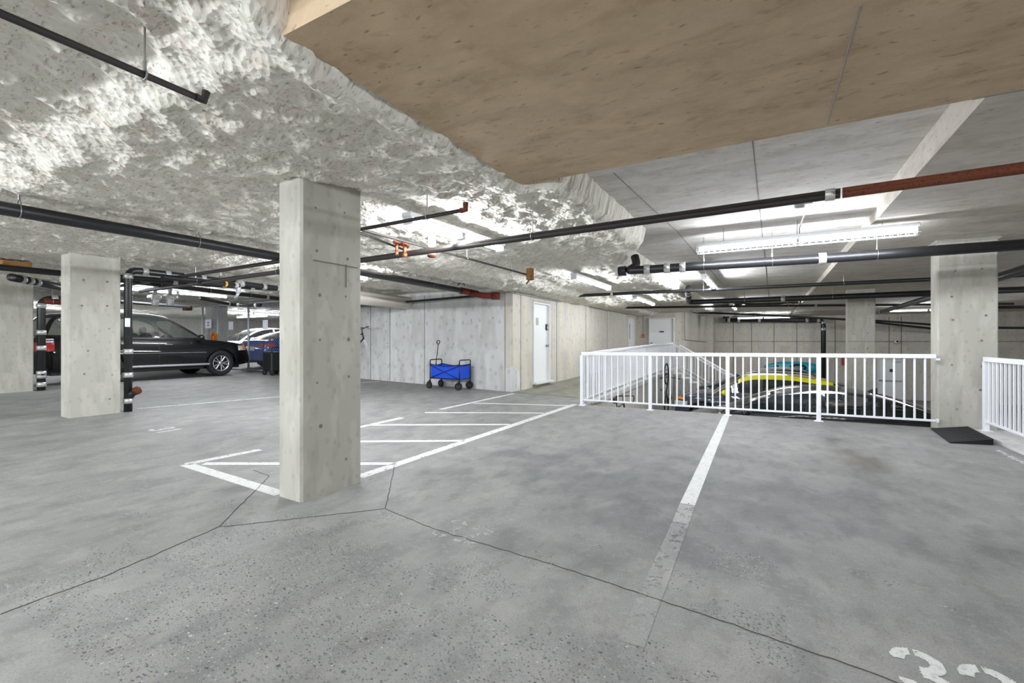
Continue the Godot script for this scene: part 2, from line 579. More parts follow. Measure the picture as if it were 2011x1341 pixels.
func lamps():
	var y := 2.575
	strip_lamp(P(-0.88, y, 7.0), P(1.55, y, 7.0), "long caged strip lamp hung above the front railing", true, true, 0.85)
	y = 2.47
	strip_lamp(on_level(797, 436, y), on_level(984, 493, y), "strip lamp under the foam between square column and corner", false, false)
	strip_lamp(on_level(1126, 547, y), on_level(1196, 570, y), "strip lamp under the foam at the start of the walkway", false, false, 0.42)
	strip_lamp(on_level(1246, 587, y), on_level(1283, 600, y), "strip lamp over the far part of the walkway", false, false, 0.6)
	strip_lamp(P(-6.75, y, 4.55), P(-6.75, y, 6.3), "strip lamp half hidden behind the square column", false, false, 1.7)
	y = 2.575
	strip_lamp(P(-1.15, y, 10.1), P(-1.15, y, 12.4), "bare strip lamp over the sunken parking beside a bracket", false)
	strip_lamp(P(-1.15, y, 18.3), P(-1.15, y, 20.7), "small far strip lamp over the sunken parking", false)
	strip_lamp(P(4.6, y, 7.0), P(7.0, y, 7.0), "added out-of-view fill lamp over the ramp in line with the caged lamp", false)  # added out of view to brighten the ceiling panels on the ramp side
	y = 2.47
	strip_lamp(P(4.2, y, 23.2), P(6.6, y, 23.2), "far strip lamp in front of the fire exit wall", false, true, 0.8)
	strip_lamp(P(-1.4, y, 26.6), P(1.0, y, 26.6), "strip lamp under the far foam over the kayak", false, false, 0.8)
	strip_lamp(P(6.8, y, 18.0), P(9.2, y, 18.0), "added out-of-view fill lamp over the ramp beyond the pale column", false, true, 0.8)  # added beyond the frame to lift the dim sunken floor and far wall
	strip_lamp(P(6.5, y, 12.0), P(8.9, y, 12.0), "unseen fill lamp over the ramp behind the pale column", false, true, 1.0)  # unseen lamp, its power set to brighten the sunken level
	strip_lamp(P(-12.8, y, 4.6), P(-12.8, y, 7.0), "strip lamp above the black sport utility car", false, false)
	strip_lamp(P(-19.4, y, 10.5), P(-19.4, y, 12.9), "strip lamp behind the chain link fence", false, false)
	strip_lamp(P(-23.2, y, 13.2), P(-20.8, y, 13.2), "strip lamp over the white car", false, false)
	strip_lamp(P(-22.5, y, 4.5), P(-22.5, y, 6.9), "strip lamp beyond the rear of the black car", false, false)
	strip_lamp(P(-26.0, y, 8.4), P(-23.6, y, 8.4), "strip lamp in front of the pale end wall", false, false)
	# lamps of the aisle behind the viewer
	for q in [-12.8, -8.2, -4.4, 1.6]:
		strip_lamp(P(q, 2.53, -2.5), P(q + 2.4, 2.53, -2.5), "strip lamp over the aisle", false, false, 2.3)

# ---------------------------------------------------------------- shell

func tensor(points: Array, colours: Array, flip: bool) -> ArrayMesh:
	# rows of points; null makes a hole
	var nr := points.size(); var nc: int = points[0].size()
	var v := PackedVector3Array(); var nn := PackedVector3Array(); var cc := PackedColorArray(); var ix := PackedInt32Array()
	for i in nr:
		for j in nc:
			v.append(points[i][j])
			var a: Vector3 = points[mini(i + 1, nr - 1)][j] - points[maxi(i - 1, 0)][j]
			var b: Vector3 = points[i][mini(j + 1, nc - 1)] - points[i][maxi(j - 1, 0)]
			var n := a.cross(b).normalized()
			nn.append(-n if flip else n)
			if colours.size(): cc.append(colours[i][j])
	for i in nr - 1:
		for j in nc - 1:
			var a := i * nc + j
			var q := [a, a + nc, a + nc + 1, a + 1]
			# front faces run clockwise
			if flip: ix.append_array([q[0], q[1], q[2], q[0], q[2], q[3]])
			else: ix.append_array([q[0], q[2], q[1], q[0], q[3], q[2]])
	var arr := []
	arr.resize(Mesh.ARRAY_MAX)
	arr[Mesh.ARRAY_VERTEX] = v; arr[Mesh.ARRAY_NORMAL] = nn; arr[Mesh.ARRAY_INDEX] = ix
	if colours.size(): arr[Mesh.ARRAY_COLOR] = cc
	var uv := PackedVector2Array()
	for p in v: uv.append(Vector2(p.x, p.z))
	arr[Mesh.ARRAY_TEX_UV] = uv
	var am := ArrayMesh.new()
	am.add_surface_from_arrays(Mesh.PRIMITIVE_TRIANGLES, arr)
	return am

func steps(list: Array) -> Array:
	# [from, to, step, from, to, step ...] -> ascending values
	var out := []
	for k in range(0, list.size(), 3):
		var n := maxi(1, int(round((list[k + 1] - list[k]) / list[k + 2])))
		for i in n: out.append(lerpf(list[k], list[k + 1], float(i) / n))
	out.append(list[list.size() - 2])
	return out

var blots := []

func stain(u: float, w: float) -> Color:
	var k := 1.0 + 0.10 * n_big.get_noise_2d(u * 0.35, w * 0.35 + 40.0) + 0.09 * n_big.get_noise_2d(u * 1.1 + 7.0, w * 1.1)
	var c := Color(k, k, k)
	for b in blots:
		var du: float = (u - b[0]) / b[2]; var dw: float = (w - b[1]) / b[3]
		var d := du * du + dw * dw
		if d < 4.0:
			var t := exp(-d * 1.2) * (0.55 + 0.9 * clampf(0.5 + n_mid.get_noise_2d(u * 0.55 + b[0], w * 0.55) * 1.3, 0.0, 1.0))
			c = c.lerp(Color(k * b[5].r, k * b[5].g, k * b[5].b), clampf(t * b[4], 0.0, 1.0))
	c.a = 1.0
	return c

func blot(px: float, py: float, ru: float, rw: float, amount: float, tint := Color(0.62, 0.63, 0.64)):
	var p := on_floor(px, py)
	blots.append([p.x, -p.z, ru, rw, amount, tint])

func sheet(us: Array, ws: Array, h: Callable, colour = null) -> ArrayMesh:
	var pts := []; var cols := []
	for w in ws:
		var row := []; var crow := []
		for u in us:
			row.append(P(u, h.call(u, w), w))
			if colour: crow.append(colour.call(u, w))
		pts.append(row)
		if colour: cols.append(crow)
	return tensor(pts, cols, true)

func block(u0, u1, y0, y1, w0, w1) -> MB:
	var m := MB.new()
	m.box(P((u0 + u1) / 2.0, (y0 + y1) / 2.0, (w0 + w1) / 2.0), Vector3(u1 - u0, y1 - y0, w1 - w0))
	return m

func shell():
	# worn and oily places on the slab, deepened midway to tone down lamp light
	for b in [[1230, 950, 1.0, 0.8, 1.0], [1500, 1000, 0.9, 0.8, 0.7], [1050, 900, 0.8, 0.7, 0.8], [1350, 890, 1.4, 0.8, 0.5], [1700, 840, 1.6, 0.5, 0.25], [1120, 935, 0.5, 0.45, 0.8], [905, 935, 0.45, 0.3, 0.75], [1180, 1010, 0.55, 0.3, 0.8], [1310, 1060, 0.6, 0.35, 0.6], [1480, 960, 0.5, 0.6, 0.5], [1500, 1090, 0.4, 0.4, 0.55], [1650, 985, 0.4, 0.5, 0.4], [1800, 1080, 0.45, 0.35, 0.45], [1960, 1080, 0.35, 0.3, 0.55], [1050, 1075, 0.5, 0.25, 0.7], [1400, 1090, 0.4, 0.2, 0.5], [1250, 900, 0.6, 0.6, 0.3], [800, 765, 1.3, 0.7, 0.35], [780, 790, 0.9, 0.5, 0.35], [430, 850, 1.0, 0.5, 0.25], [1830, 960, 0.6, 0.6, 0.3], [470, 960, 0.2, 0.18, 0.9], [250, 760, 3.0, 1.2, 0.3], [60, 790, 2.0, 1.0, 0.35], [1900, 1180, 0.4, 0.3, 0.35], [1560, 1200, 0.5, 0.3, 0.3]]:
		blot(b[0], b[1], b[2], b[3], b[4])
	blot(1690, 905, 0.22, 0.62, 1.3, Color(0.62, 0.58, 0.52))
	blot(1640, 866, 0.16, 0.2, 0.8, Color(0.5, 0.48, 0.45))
	var us := steps([-30.0, -8.0, 0.5, -8.0, 2.95, 0.05])
	var ws := steps([-7.0, 0.4, 0.4, 0.4, 8.78, 0.05])
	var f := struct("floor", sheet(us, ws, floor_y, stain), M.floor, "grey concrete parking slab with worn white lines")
	put(f, "slab_body", block(-30.0, 2.95, -0.35, -0.012, -7.0, 8.78).mesh(), M.floor)
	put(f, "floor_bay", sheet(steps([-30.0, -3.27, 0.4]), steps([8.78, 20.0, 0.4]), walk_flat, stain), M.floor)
	var beige := func(u, w):
		var k: float = 1.0 + 0.1 * n_big.get_noise_2d(u * 1.3, w * 1.3)
		return Color(k * 1.12, k * 1.0, k * 0.84)
	put(f, "walkway", sheet(steps([-5.42, -3.25, 0.2]), steps([9.72, 21.7, 0.2]), func(u, w): return walk_y(u, w) + 0.004, beige), M.floor, Transform3D.IDENTITY, "beige dusty ramped walkway along the doors")
	var low := func(_u, w): return low_y(w)
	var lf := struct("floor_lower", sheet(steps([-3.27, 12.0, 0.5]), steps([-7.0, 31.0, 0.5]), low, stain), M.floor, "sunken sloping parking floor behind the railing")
	put(lf, "slab_body", block(-3.3, 12.2, -2.6, -1.95, -7.2, 31.2).mesh(), M.floor)
	# retaining faces of the upper slab and the walkway kerb
	struct("wall_retaining", block(-3.27, 2.95, -1.3, -0.03, 8.6, 8.78).mesh(), M.wall)
	struct("wall_ramp_edge", block(2.72, 2.95, -1.3, 0.03, -7.0, 8.78).mesh(), M.wall)
	var m := MB.new()
	var k := PackedVector2Array([Vector2(8.6, -2.2), Vector2(21.7, -2.2), Vector2(21.7, walk_y(-3.3, 21.7)), Vector2(10.2, 0.0), Vector2(8.6, 0.0)])
	m.prism(k, 0.25, Transform3D(Basis(Vector3(0, 0, -1), Vector3.UP, Vector3(1, 0, 0)), Vector3(-3.5, 0, 0)))
	var rw := struct("wall_walkway", m.mesh(), M.wall_stained, "concrete wall under the walkway railing")
	m = MB.new()
	k = PackedVector2Array([Vector2(9.2, -0.02), Vector2(10.2, -0.06), Vector2(18.8, walk_y(-3.3, 18.8) - 0.06), Vector2(18.8, walk_y(-3.3, 18.8) + 0.05), Vector2(10.2, 0.05), Vector2(9.2, 0.03)])
	m.prism(k, 0.16, Transform3D(Basis(Vector3(0, 0, -1), Vector3.UP, Vector3(1, 0, 0)), Vector3(-3.37, 0, 0)))
	put(rw, "kerb", m.mesh(), M.wall)
	struct("trim_1", block(2.45, 2.93, -0.02, 0.075, -3.0, 8.66).mesh(), M.wall, "low concrete kerb under the side railing")

	# ceilings
	struct("ceiling", block(-30.3, 12.3, SLAB, 3.15, -7.3, 31.3).mesh(), M.soffit_pale, "plywood-marked concrete slab above the railing")
	var d := struct("ceiling_drop", block(-1.88, 12.0, DROP, SLAB + 0.02, 1.27, 3.5).mesh(), M.soffit_brown, "brown dropped concrete panel overhead")
	struct("ceiling_panel", block(1.06, 12.0, DROP + 0.002, SLAB + 0.02, 3.5, 6.4).mesh(), M.soffit, "dropped concrete panel beside the pale step")
	struct("ceiling_side", block(1.12, 12.0, SIDE_SLAB, SLAB + 0.02, 6.4, 31.0).mesh(), M.soffit, "lower concrete slab over the ramp side")
	var fw := steps([-7.0, 0.0, 0.16, 0.0, 7.4, 0.032, 7.4, 12.0, 0.06, 12.0, 21.8, 0.15])
	var fd := [-0.05, -0.02] + steps([0.0, 5.6, 0.032, 5.6, 28.4, 0.14])
	var pts := []
	for w in fw:
		var row := []
		var ed := foam_edge(w)
		for q in fd:
			var u: float = ed - q
			row.append(P(u, foam_y(u, w) if q >= 0.0 else (2.78 if q > -0.03 else 2.9), w))
		pts.append(row)
	struct("ceiling_foam", tensor(pts, [], true), M.foam, "ceiling sprayed with lumpy off-white foam")
	pts = []
	for w in steps([20.6, 31.0, 0.14]):
		var row := []
		for q in [-0.05, -0.02] + steps([0.0, 4.4, 0.12]):
			var u: float = 1.05 - q
			row.append(P(u, 2.74 + 0.05 * n_big.get_noise_2d(u, w) + 0.05 * n_mid.get_noise_2d(u, w) if q >= 0.0 else 2.9, w))
		pts.append(row)
	struct("ceiling_foam_far", tensor(pts, [], true), M.foam, "foam patch on the ceiling by the far wall")
	# seams the formwork left
	for s in [[1690, 10, 1625, 245, DROP], [1478, 275, 1491, 400, SLAB], [1491, 400, 1512, 610, SLAB], [1205, 340, 1330, 455, SLAB], [1330, 455, 1420, 560, SLAB]]:
		var a := on_level(s[0], s[1], s[4] - 0.002)
		var b := on_level(s[2], s[3], s[4] - 0.002)
		m = MB.new()
		m.tube([a, b], 0.0042, 4)
		put(d, "form_seam", m.mesh(), M.fin)
	m = MB.new()
	m.box(P(2.5, DROP - 0.001, 3.49), Vector3(3.0, 0.008, 0.01))
	put(d, "form_seam", m.mesh(), M.fin)

	# walls
	var wb := struct("wall_back", block(-11.9, -5.67, -0.2, 2.95, 9.7, 9.95).mesh(), M.wall, "streaked concrete wall behind the blue wagon")
	for x in [728, 766, 834, 992]:
		var p := on_w(x, 680, 9.7)
		m = MB.new()
		m.box(Vector3(p.x, 1.3, -9.697), Vector3(0.012, 2.5, 0.012))
		put(wb, "form_seam", m.mesh(), M.fin)
	tie_holes(wb, P(-9.6, 0.62, 9.7), Vector3(0.6, 0, 0), Vector3(0, 0.62, 0), 7, 3, Vector3(0, 0, 1))
	var side := struct("wall_side", wall_run(9.7, 21.7, [[10.78, 11.86, 2.36, 0.19], [20.15, 21.3, 2.4, 0.24]]), M.wall_stained, "rust-streaked concrete wall with two doors along the walkway")
	tie_holes(side, P(-5.42, 0.8, 12.6), Vector3(0, 0, -0.6), Vector3(0, 0.62, 0), 9, 3, Vector3(1, 0, 0))
	m = MB.new()
	m.prism(PackedVector2Array([Vector2(0.0, 0.06), Vector2(0.34, 0.07), Vector2(0.38, 0.3), Vector2(0.3, 0.55), Vector2(0.16, 0.62), Vector2(0.0, 0.66)]), 0.006, Transform3D(Basis(Vector3(0, 0, -1), Vector3.UP, Vector3(1, 0, 0)), P(-5.421, 0.0, 9.695)))
	m.prism(PackedVector2Array([Vector2(0.0, 0.06), Vector2(-0.28, 0.06), Vector2(-0.33, 0.4), Vector2(-0.22, 0.62), Vector2(0.0, 0.68)]), 0.006, Transform3D(Basis.IDENTITY, P(-5.415, 0.0, 9.701)))
	put(side, "plaster_patch", m.mesh(), M.wall, Transform3D.IDENTITY, "pale plaster patch round the foot of the corner")
	for w in [10.1, 12.35, 14.8, 17.2]:
		m = MB.new()
		m.box(P(-5.418, 1.35, w), Vector3(0.012, 2.6, 0.012))
		put(side, "form_seam", m.mesh(), M.fin)
	struct("wall_end", block(-5.42, -3.5, -0.2, 2.95, 21.7, 21.95).mesh(), M.wall_stained, "concrete wall around the end door of the walkway")
	struct("wall_inner", block(-3.5, -3.25, -2.2, 2.95, 21.7, 31.0).mesh(), M.wall_stained, "pale stained concrete wall with a cable")
	var far := struct("wall_far", block(-3.5, 12.2, -2.4, 2.95, 31.0, 31.25).mesh(), M.wall_stained, "far concrete wall behind the parked cars")
	m = MB.new()
	m.box(P(4.3, EYE, 30.995), Vector3(15.5, 0.03, 0.02))
	put(far, "form_seam", m.mesh(), M.fin)
	for x in [1440, 1476, 1520, 1565, 1640, 1746, 1770]:
		var p := on_w(x, 660, 31.0)
		m = MB.new()
		m.box(Vector3(p.x, 0.4, -30.995), Vector3(0.03, 4.4, 0.02))
		put(far, "form_seam", m.mesh(), M.fin)
	struct("wall_pilaster", block(-3.25, -2.85, -2.2, 2.95, 29.6, 31.0).mesh(), M.wall_stained, "pale pilaster at the far corner")
	struct("wall_ramp", block(12.0, 12.25, -2.4, 2.95, -7.2, 31.2).mesh(), M.wall_stained, "concrete wall along the ramp")
	struct("wall_left", block(-30.25, -30.0, -0.3, 2.95, -7.2, 20.2).mesh(), M.wall_stained, "pale end wall beyond the black car")
	struct("wall_bay", block(-30.0, -5.6, -0.3, 2.95, 20.0, 20.25).mesh(), M.wall_stained, "pale wall behind the fenced cars")
	struct("wall_rear", block(-30.2, 12.2, -2.4, 2.95, -7.25, -7.0).mesh(), M.wall)

func walk_flat(u: float, w: float) -> float:
	return floor_y(u, w) - 0.002

func tie_holes(parent: Node, from: Vector3, du: Vector3, dv: Vector3, nu: int, nv: int, face: Vector3):
	# shallow cone holes left by the form ties
	var m := MB.new(true)
	m.lathe([Vector2(0.021, 0.002), Vector2(0.017, 0.003), Vector2(0.0, 0.001)], 10)
	var mesh := m.mesh()
	var b := Basis(Quaternion(Vector3.UP, face))
	for i in nu:
		for j in nv:
			if rng.randf() < 0.12: continue
			var p := from + du * i + dv * j + du.normalized() * rng.randf_range(-0.04, 0.04) + dv.normalized() * rng.randf_range(-0.03, 0.03)
			var s := rng.randf_range(0.45, 0.85)
			put(parent, "tie_hole", mesh, M.tie, Transform3D(b.scaled(Vector3(s, s, s)), p))

func wall_run(w0: float, w1: float, gaps: Array) -> ArrayMesh:
	var m := MB.new()
	var at := w0
	for g in gaps:
		m.box(P(-5.545, 1.375, (at + g[0]) / 2), Vector3(0.25, 3.15, g[0] - at))
		m.box(P(-5.545, (g[2] + 2.95) / 2, (g[0] + g[1]) / 2), Vector3(0.25, 2.95 - g[2], g[1] - g[0]))
		m.box(P(-5.545, (g[3] - 0.2) / 2, (g[0] + g[1]) / 2), Vector3(0.25, g[3] + 0.2, g[1] - g[0]))
		at = g[1]
	m.box(P(-5.545, 1.375, (at + w1) / 2), Vector3(0.25, 3.15, w1 - at))
	return m.mesh()

# ---------------------------------------------------------------- floor marks

func strip_mesh(a: Vector3, b: Vector3, width: float, wear: float, sd: float) -> ArrayMesh:
	# a thin coat of paint in small flakes; worn flakes are missing
	var L := Vector2(a.x - b.x, a.z - b.z).length()
	var dir := Vector3(b.x - a.x, 0, b.z - a.z).normalized()
	var side := Vector3(dir.z, 0, -dir.x)
	var cell := 0.011
	var nx := int(L / cell); var ny := maxi(2, int(width / cell))
	var m := MB.new()
	for i in nx:
		var run := -1
		for j in ny + 1:
			var q := a + dir * ((i + 0.5) * cell) + side * ((j + 0.5) / ny - 0.5) * width
			var keep := j < ny
			if keep and wear > 0.0:
				var n := n_mid.get_noise_2d(q.x * 2.2 + sd, q.z * 2.2) * 0.6 + n_fine.get_noise_2d(q.x * 1.5, q.z * 1.5 + sd) * 0.6
				var t: float = wear
				keep = n > -0.75 + 1.25 * t
			if keep and run < 0: run = j
			if not keep and run >= 0:
				var s0 := (float(run) / ny - 0.5) * width; var s1 := (float(j) / ny - 0.5) * width
				var c := []
				for k in [[0, s0], [1, s0], [1, s1], [0, s1]]:
					var p: Vector3 = a + dir * ((i + k[0]) * cell) + side * k[1]
					p.y = floor_y(p.x, -p.z) + 0.0014
					c.append(p)
				m.quad_out(c[0], c[1], c[2], c[3], c[0] - Vector3(0, 1, 0))
				run = -1
	return m.mesh()

func painted(f: Node, x0, y0, x1, y1, width: float, wear: float, label := ""):
	var mm := strip_mesh(on_floor(x0, y0), on_floor(x1, y1), width, wear, x0)
	put(f, "painted_line", mm, M.line_paint, Transform3D.IDENTITY, label)

func floor_marks():
	var f := get_node("floor")
	# the hatched bay: rails along the stalls at u = -5.15 and -3.4, slanted rungs between
	var rails := [[P(-3.37, 0, 3.05), P(-3.42, 0, 8.75), 0.12, 0.22], [P(-5.12, 0, 2.4), P(-5.08, 0, 3.15), 0.1, 0.3], [P(-5.15, 0, 4.6), P(-5.18, 0, 5.6), 0.1, 0.34], [P(-5.2, 0, 6.6), P(-5.26, 0, 9.5), 0.1, 0.25], [P(-5.12, 0, 2.4), P(-3.55, 0, 2.38), 0.115, 0.05]]
	for r in rails:
		put(f, "painted_line", strip_mesh(r[0], r[1], r[2], r[3], r[0].x + r[0].z), M.line_paint)
	for r in [[400, 911, 556, 911], [705, 911, 778, 911], [690, 867.5, 912, 866], [730, 835, 1002, 834], [834, 810.5, 1068, 811.5], [928, 792, 1120, 797]]:
		painted(f, r[0], r[1], r[2], r[3], 0.1, 0.12)
	put(f, "painted_line", strip_mesh(P(-0.62, 0, 8.6), P(-0.545, 0, 3.75), 0.11, 0.02, 4.0), M.line_paint)
	put(f, "painted_line", strip_mesh(P(-0.545, 0, 3.75), P(-0.53, 0, 3.35), 0.11, 0.3, 5.0), M.line_worn)
	put(f, "painted_line", strip_mesh(P(-0.53, 0, 3.35), P(-0.5, 0, 1.9), 0.11, 0.35, 6.0), M.line_ghost, Transform3D.IDENTITY, "faded ghost of a parking line")
	put(f, "painted_line", strip_mesh(P(2.3, 0, 7.3), P(2.28, 0, 5.0), 0.05, 0.6, 9.0), M.line_paint)
	put(f, "painted_line", strip_mesh(on_floor(270, 803), on_floor(552, 779), 0.08, 0.38, 12.0), M.line_paint)
	put(f, "painted_line", strip_mesh(on_floor(700, 752), on_floor(745, 750), 0.1, 0.2, 13.0), M.line_paint)
	# stall numbers
	number(f, "33", 0.43, 2.13, 0.3, 0.1)
	number(f, "32", -1.97, 2.36, 0.3, 0.62)
	number(f, "31", -7.28, 2.93, 0.3, 0.3)
	# saw-cut joints and cracks
	for j in [[[0, 1207], [215, 1128], [430, 1035], [530, 935], [498, 924]], [[430, 1035], [590, 1018], [757, 1000], [775, 915]], [[757, 1000], [852, 1039], [960, 1072], [1068, 1104], [1177, 1139], [1280, 1174], [1400, 1214], [1580, 1276], [1764, 1341], [1900, 1388]]]:
		var m := MB.new()
		var pts := []
		for q in j:
			pts.append(on_floor(q[0], q[1], 0.0005))
		var wob := []
		for i in pts.size() - 1:
			var n := int(pts[i].distance_to(pts[i + 1]) / 0.05) + 1
			for t in n:
				var p: Vector3 = pts[i].lerp(pts[i + 1], float(t) / n)
				p += Vector3(n_mid.get_noise_2d(p.x * 3, p.z * 3), 0, n_mid.get_noise_2d(p.z * 3, p.x * 3 + 5)) * 0.012
				p.y = floor_y(p.x, -p.z) + 0.0005
				wob.append(p)
		wob.append(pts[-1])
		m.tube(wob, 0.0032, 4)
		put(f, "saw_cut", m.mesh(), M.joint)
	# aggregate laid bare where tyres wore the cement away
	var mm := MultiMesh.new()
	mm.transform_format = MultiMesh.TRANSFORM_3D
	mm.use_colors = true
	var pm := MB.new(true)
	pm.lathe([Vector2(0.0, 0.5), Vector2(0.5, 0.36), Vector2(0.92, 0.1), Vector2(1.0, -0.3)], 7)
	mm.mesh = pm.mesh()
	var spots := []
	for i in 120000:
		var u := rng.randf_range(-4.2, 0.8)
		var w := rng.randf_range(0.75, 3.2)
		var n := n_big.get_noise_2d(u * 1.3 + 20.0, w * 1.3) * 0.8 + n_mid.get_noise_2d(u * 0.6, w * 0.6 + 9.0) * 0.5
		var near := 1.0 - smoothstep(1.15, 2.9, w)
		var left := smoothstep(-3.9, -2.6, u) * (1.0 - smoothstep(-0.6, 0.5, u))
		if n > 0.4 - 0.85 * near * left: spots.append([u, w])
		if spots.size() >= 20000: break
	mm.instance_count = spots.size()
	for i in spots.size():
		var u: float = spots[i][0]; var w: float = spots[i][1]
		var s := rng.randf_range(0.0014, 0.0044) * (1.0 if rng.randf() < 0.92 else 1.7)
		var b := Basis(Vector3.UP, rng.randf_range(0, TAU)).scaled(Vector3(s * rng.randf_range(1.0, 1.7), 0.0014, s))
		mm.set_instance_transform(i, Transform3D(b, P(u, floor_y(u, w) + 0.0004, w)))
		var g := rng.randf_range(0.06, 0.3) if rng.randf() < 0.92 else rng.randf_range(0.3, 0.42)
		mm.set_instance_color(i, Color(g, g * 1.0, g * rng.randf_range(0.92, 1.05)))
	var ag := MultiMeshInstance3D.new()
	ag.name = "bared_aggregate"
	ag.multimesh = mm
	var am := plain(Color.WHITE, 0.6)
	am.vertex_color_use_as_albedo = true
	ag.material_override = am
	ag.set_meta("kind", "stuff")
	f.add_child(ag, true)

func number(f: Node, text: String, u: float, w: float, h: float, wear: float):
	# stencil digits laid on the slab, read looking along the stalls
	for c in text:
		var m := MB.new()
		var wd := h * 0.56
		var st := h * 0.155
		var cell := 0.005
		var n := int(wd / cell); var k := int(h / cell)
		for i in n:
			for j in k:
				var x := (i + 0.5) * cell; var y := (j + 0.5) * cell
				if not digit(c, x / wd, y / h, st / h): continue
				var q := Vector2(u + x, w + y)
				if n_mid.get_noise_2d(q.x * 4.0, q.y * 4.0) * 0.6 + n_fine.get_noise_2d(q.x * 2.0, q.y * 2.0) * 0.5 < -0.75 + 1.25 * wear: continue
				var s := cell * 0.5
				var y0 := floor_y(q.x, 0.0) + 0.0014
				m.quad_out(P(q.x - s, y0, q.y - s), P(q.x + s, y0, q.y - s), P(q.x + s, y0, q.y + s), P(q.x - s, y0, q.y + s), P(q.x, -1, q.y))
		if not m.empty:
			put(f, "stall_number", m.mesh(), M.line_worn if wear > 0.4 else M.line_paint, Transform3D.IDENTITY, "white stencilled %s of stall number %s" % [c, text])
		u += h * 0.68

func digit(c: String, x: float, y: float, t: float) -> bool:
	# x across 0..1 (width is 0.56 of the height), y up 0..1
	var asp := 0.56
	var X := x * asp
	if c == "1":
		return absf(X - asp * 0.5) < t * 0.5 or (y > 0.78 and X > asp * 0.1 and X < asp * 0.5 and absf(y - 0.78 - (X - asp * 0.1) * 0.7) < t * 0.6)
	if absf(X - asp * 0.46) < 0.022 and (y > 0.75 or y < 0.25): return false
	var r := asp * 0.5 - t * 0.5
	if c == "3":
		for cy in [0.73, 0.27]:
			var d := Vector2((X - asp * 0.5), (y - cy) * (asp * 0.5 / 0.27))
			var rr := d.length()
			if absf(rr - r) < t * 0.5:
				var an := rad_to_deg(atan2(d.y, d.x))
				if cy > 0.5 and an > -95.0 and an < 190.0 or cy > 0.5 and an < -170.0: return true
				if cy < 0.5 and (an < 95.0 and an > -190.0) and not (an > 95.0): return true
		return false
	if c == "2":
		var d := Vector2((X - asp * 0.5), (y - 0.72) * (asp * 0.5 / 0.28))
		if y > 0.5 and absf(d.length() - r) < t * 0.5 and rad_to_deg(atan2(d.y, d.x)) > -40.0: return true
		if y < t: return true
		return y <= 0.6 and absf((X - t * 0.6) - (y - 0.05) * 0.55) < t * 0.6
	return false

# ---------------------------------------------------------------- columns

func pillar(u0, u1, w0, w1, base: float, top: float, mat: Material, label: String) -> Node3D:
	var m := MB.new()
	m.cbox(P((u0 + u1) / 2.0, (base + top) / 2, (w0 + w1) / 2.0), Vector3(u1 - u0, top - base, w1 - w0), 0.018)
	var o := struct("column", m.mesh(), mat, label)
	o.set_meta("category", "column")
	return o

func columns():
	var c := pillar(-3.53, -3.235, 2.34, 2.96, -0.05, 2.78, M.column, "thick square concrete column on the hatched bay")
	tie_holes(c, P(-3.235, 0.24, 2.5), Vector3(0, 0, -0.3), Vector3(0, 0.36, 0), 2, 7, Vector3(1, 0, 0))
	var m := MB.new()
	m.box(P(-3.233, 1.95, 2.68), Vector3(0.01, 0.008, 0.46))
	put(c, "form_seam", m.mesh(), M.fin)
	m = MB.new()
	m.box(P(-3.233, 1.86, 2.78), Vector3(0.01, 0.2, 0.006))
	put(c, "form_seam", m.mesh(), M.fin)
	c = pillar(-9.4, -9.09, 2.69, 3.32, 0.05, 2.78, M.column, "concrete column with a black drain pipe at its edge")
	tie_holes(c, P(-9.09, 0.4, 2.88), Vector3(0, 0, -0.3), Vector3(0, 0.36, 0), 2, 6, Vector3(1, 0, 0))
	pillar(-13.8, -13.47, 2.8, 3.44, 0.1, 2.78, M.column, "concrete column with a faded red mark behind the drain column")
	c = pillar(2.12, 2.75, 8.68, 9.0, -1.2, 2.76, M.column, "pale concrete column between the two railings")
	tie_holes(c, P(2.3, 0.3, 8.68), Vector3(0.3, 0, 0), Vector3(0, 0.33, 0), 2, 7, Vector3(0, 0, 1))
	m = MB.new()
	m.cbox(P(2.435, 2.715, 8.84), Vector3(0.7, 0.05, 0.38), 0.03)
	put(c, "capital", m.mesh(), M.column)
	c = pillar(1.95, 2.58, 15.8, 16.12, -1.5, 2.76, M.column, "pale concrete column among the sunken cars")
	tie_holes(c, P(2.1, -0.1, 15.8), Vector3(0.32, 0, 0), Vector3(0, 0.4, 0), 2, 7, Vector3(0, 0, 1))
	m = MB.new()
	m.box(P(2.265, EYE, 15.797), Vector3(0.62, 0.012, 0.01))
	put(c, "form_seam", m.mesh(), M.fin)
	pillar(-18.35, -17.95, 9.25, 9.85, 0.1, 2.78, M.column, "concrete column at the corner of the fence")
# ---------------------------------------------------------------- doors

func beam(m: MB, a: Vector3, b: Vector3, high: float, wide: float, bevel := 0.004):
	var d := (b - a).normalized()
	var side := d.cross(Vector3.UP).normalized()
	var up := side.cross(d).normalized()
	m.cbox((a + b) * 0.5, Vector3(a.distance_to(b), high, wide), bevel, Basis(d, up, side))

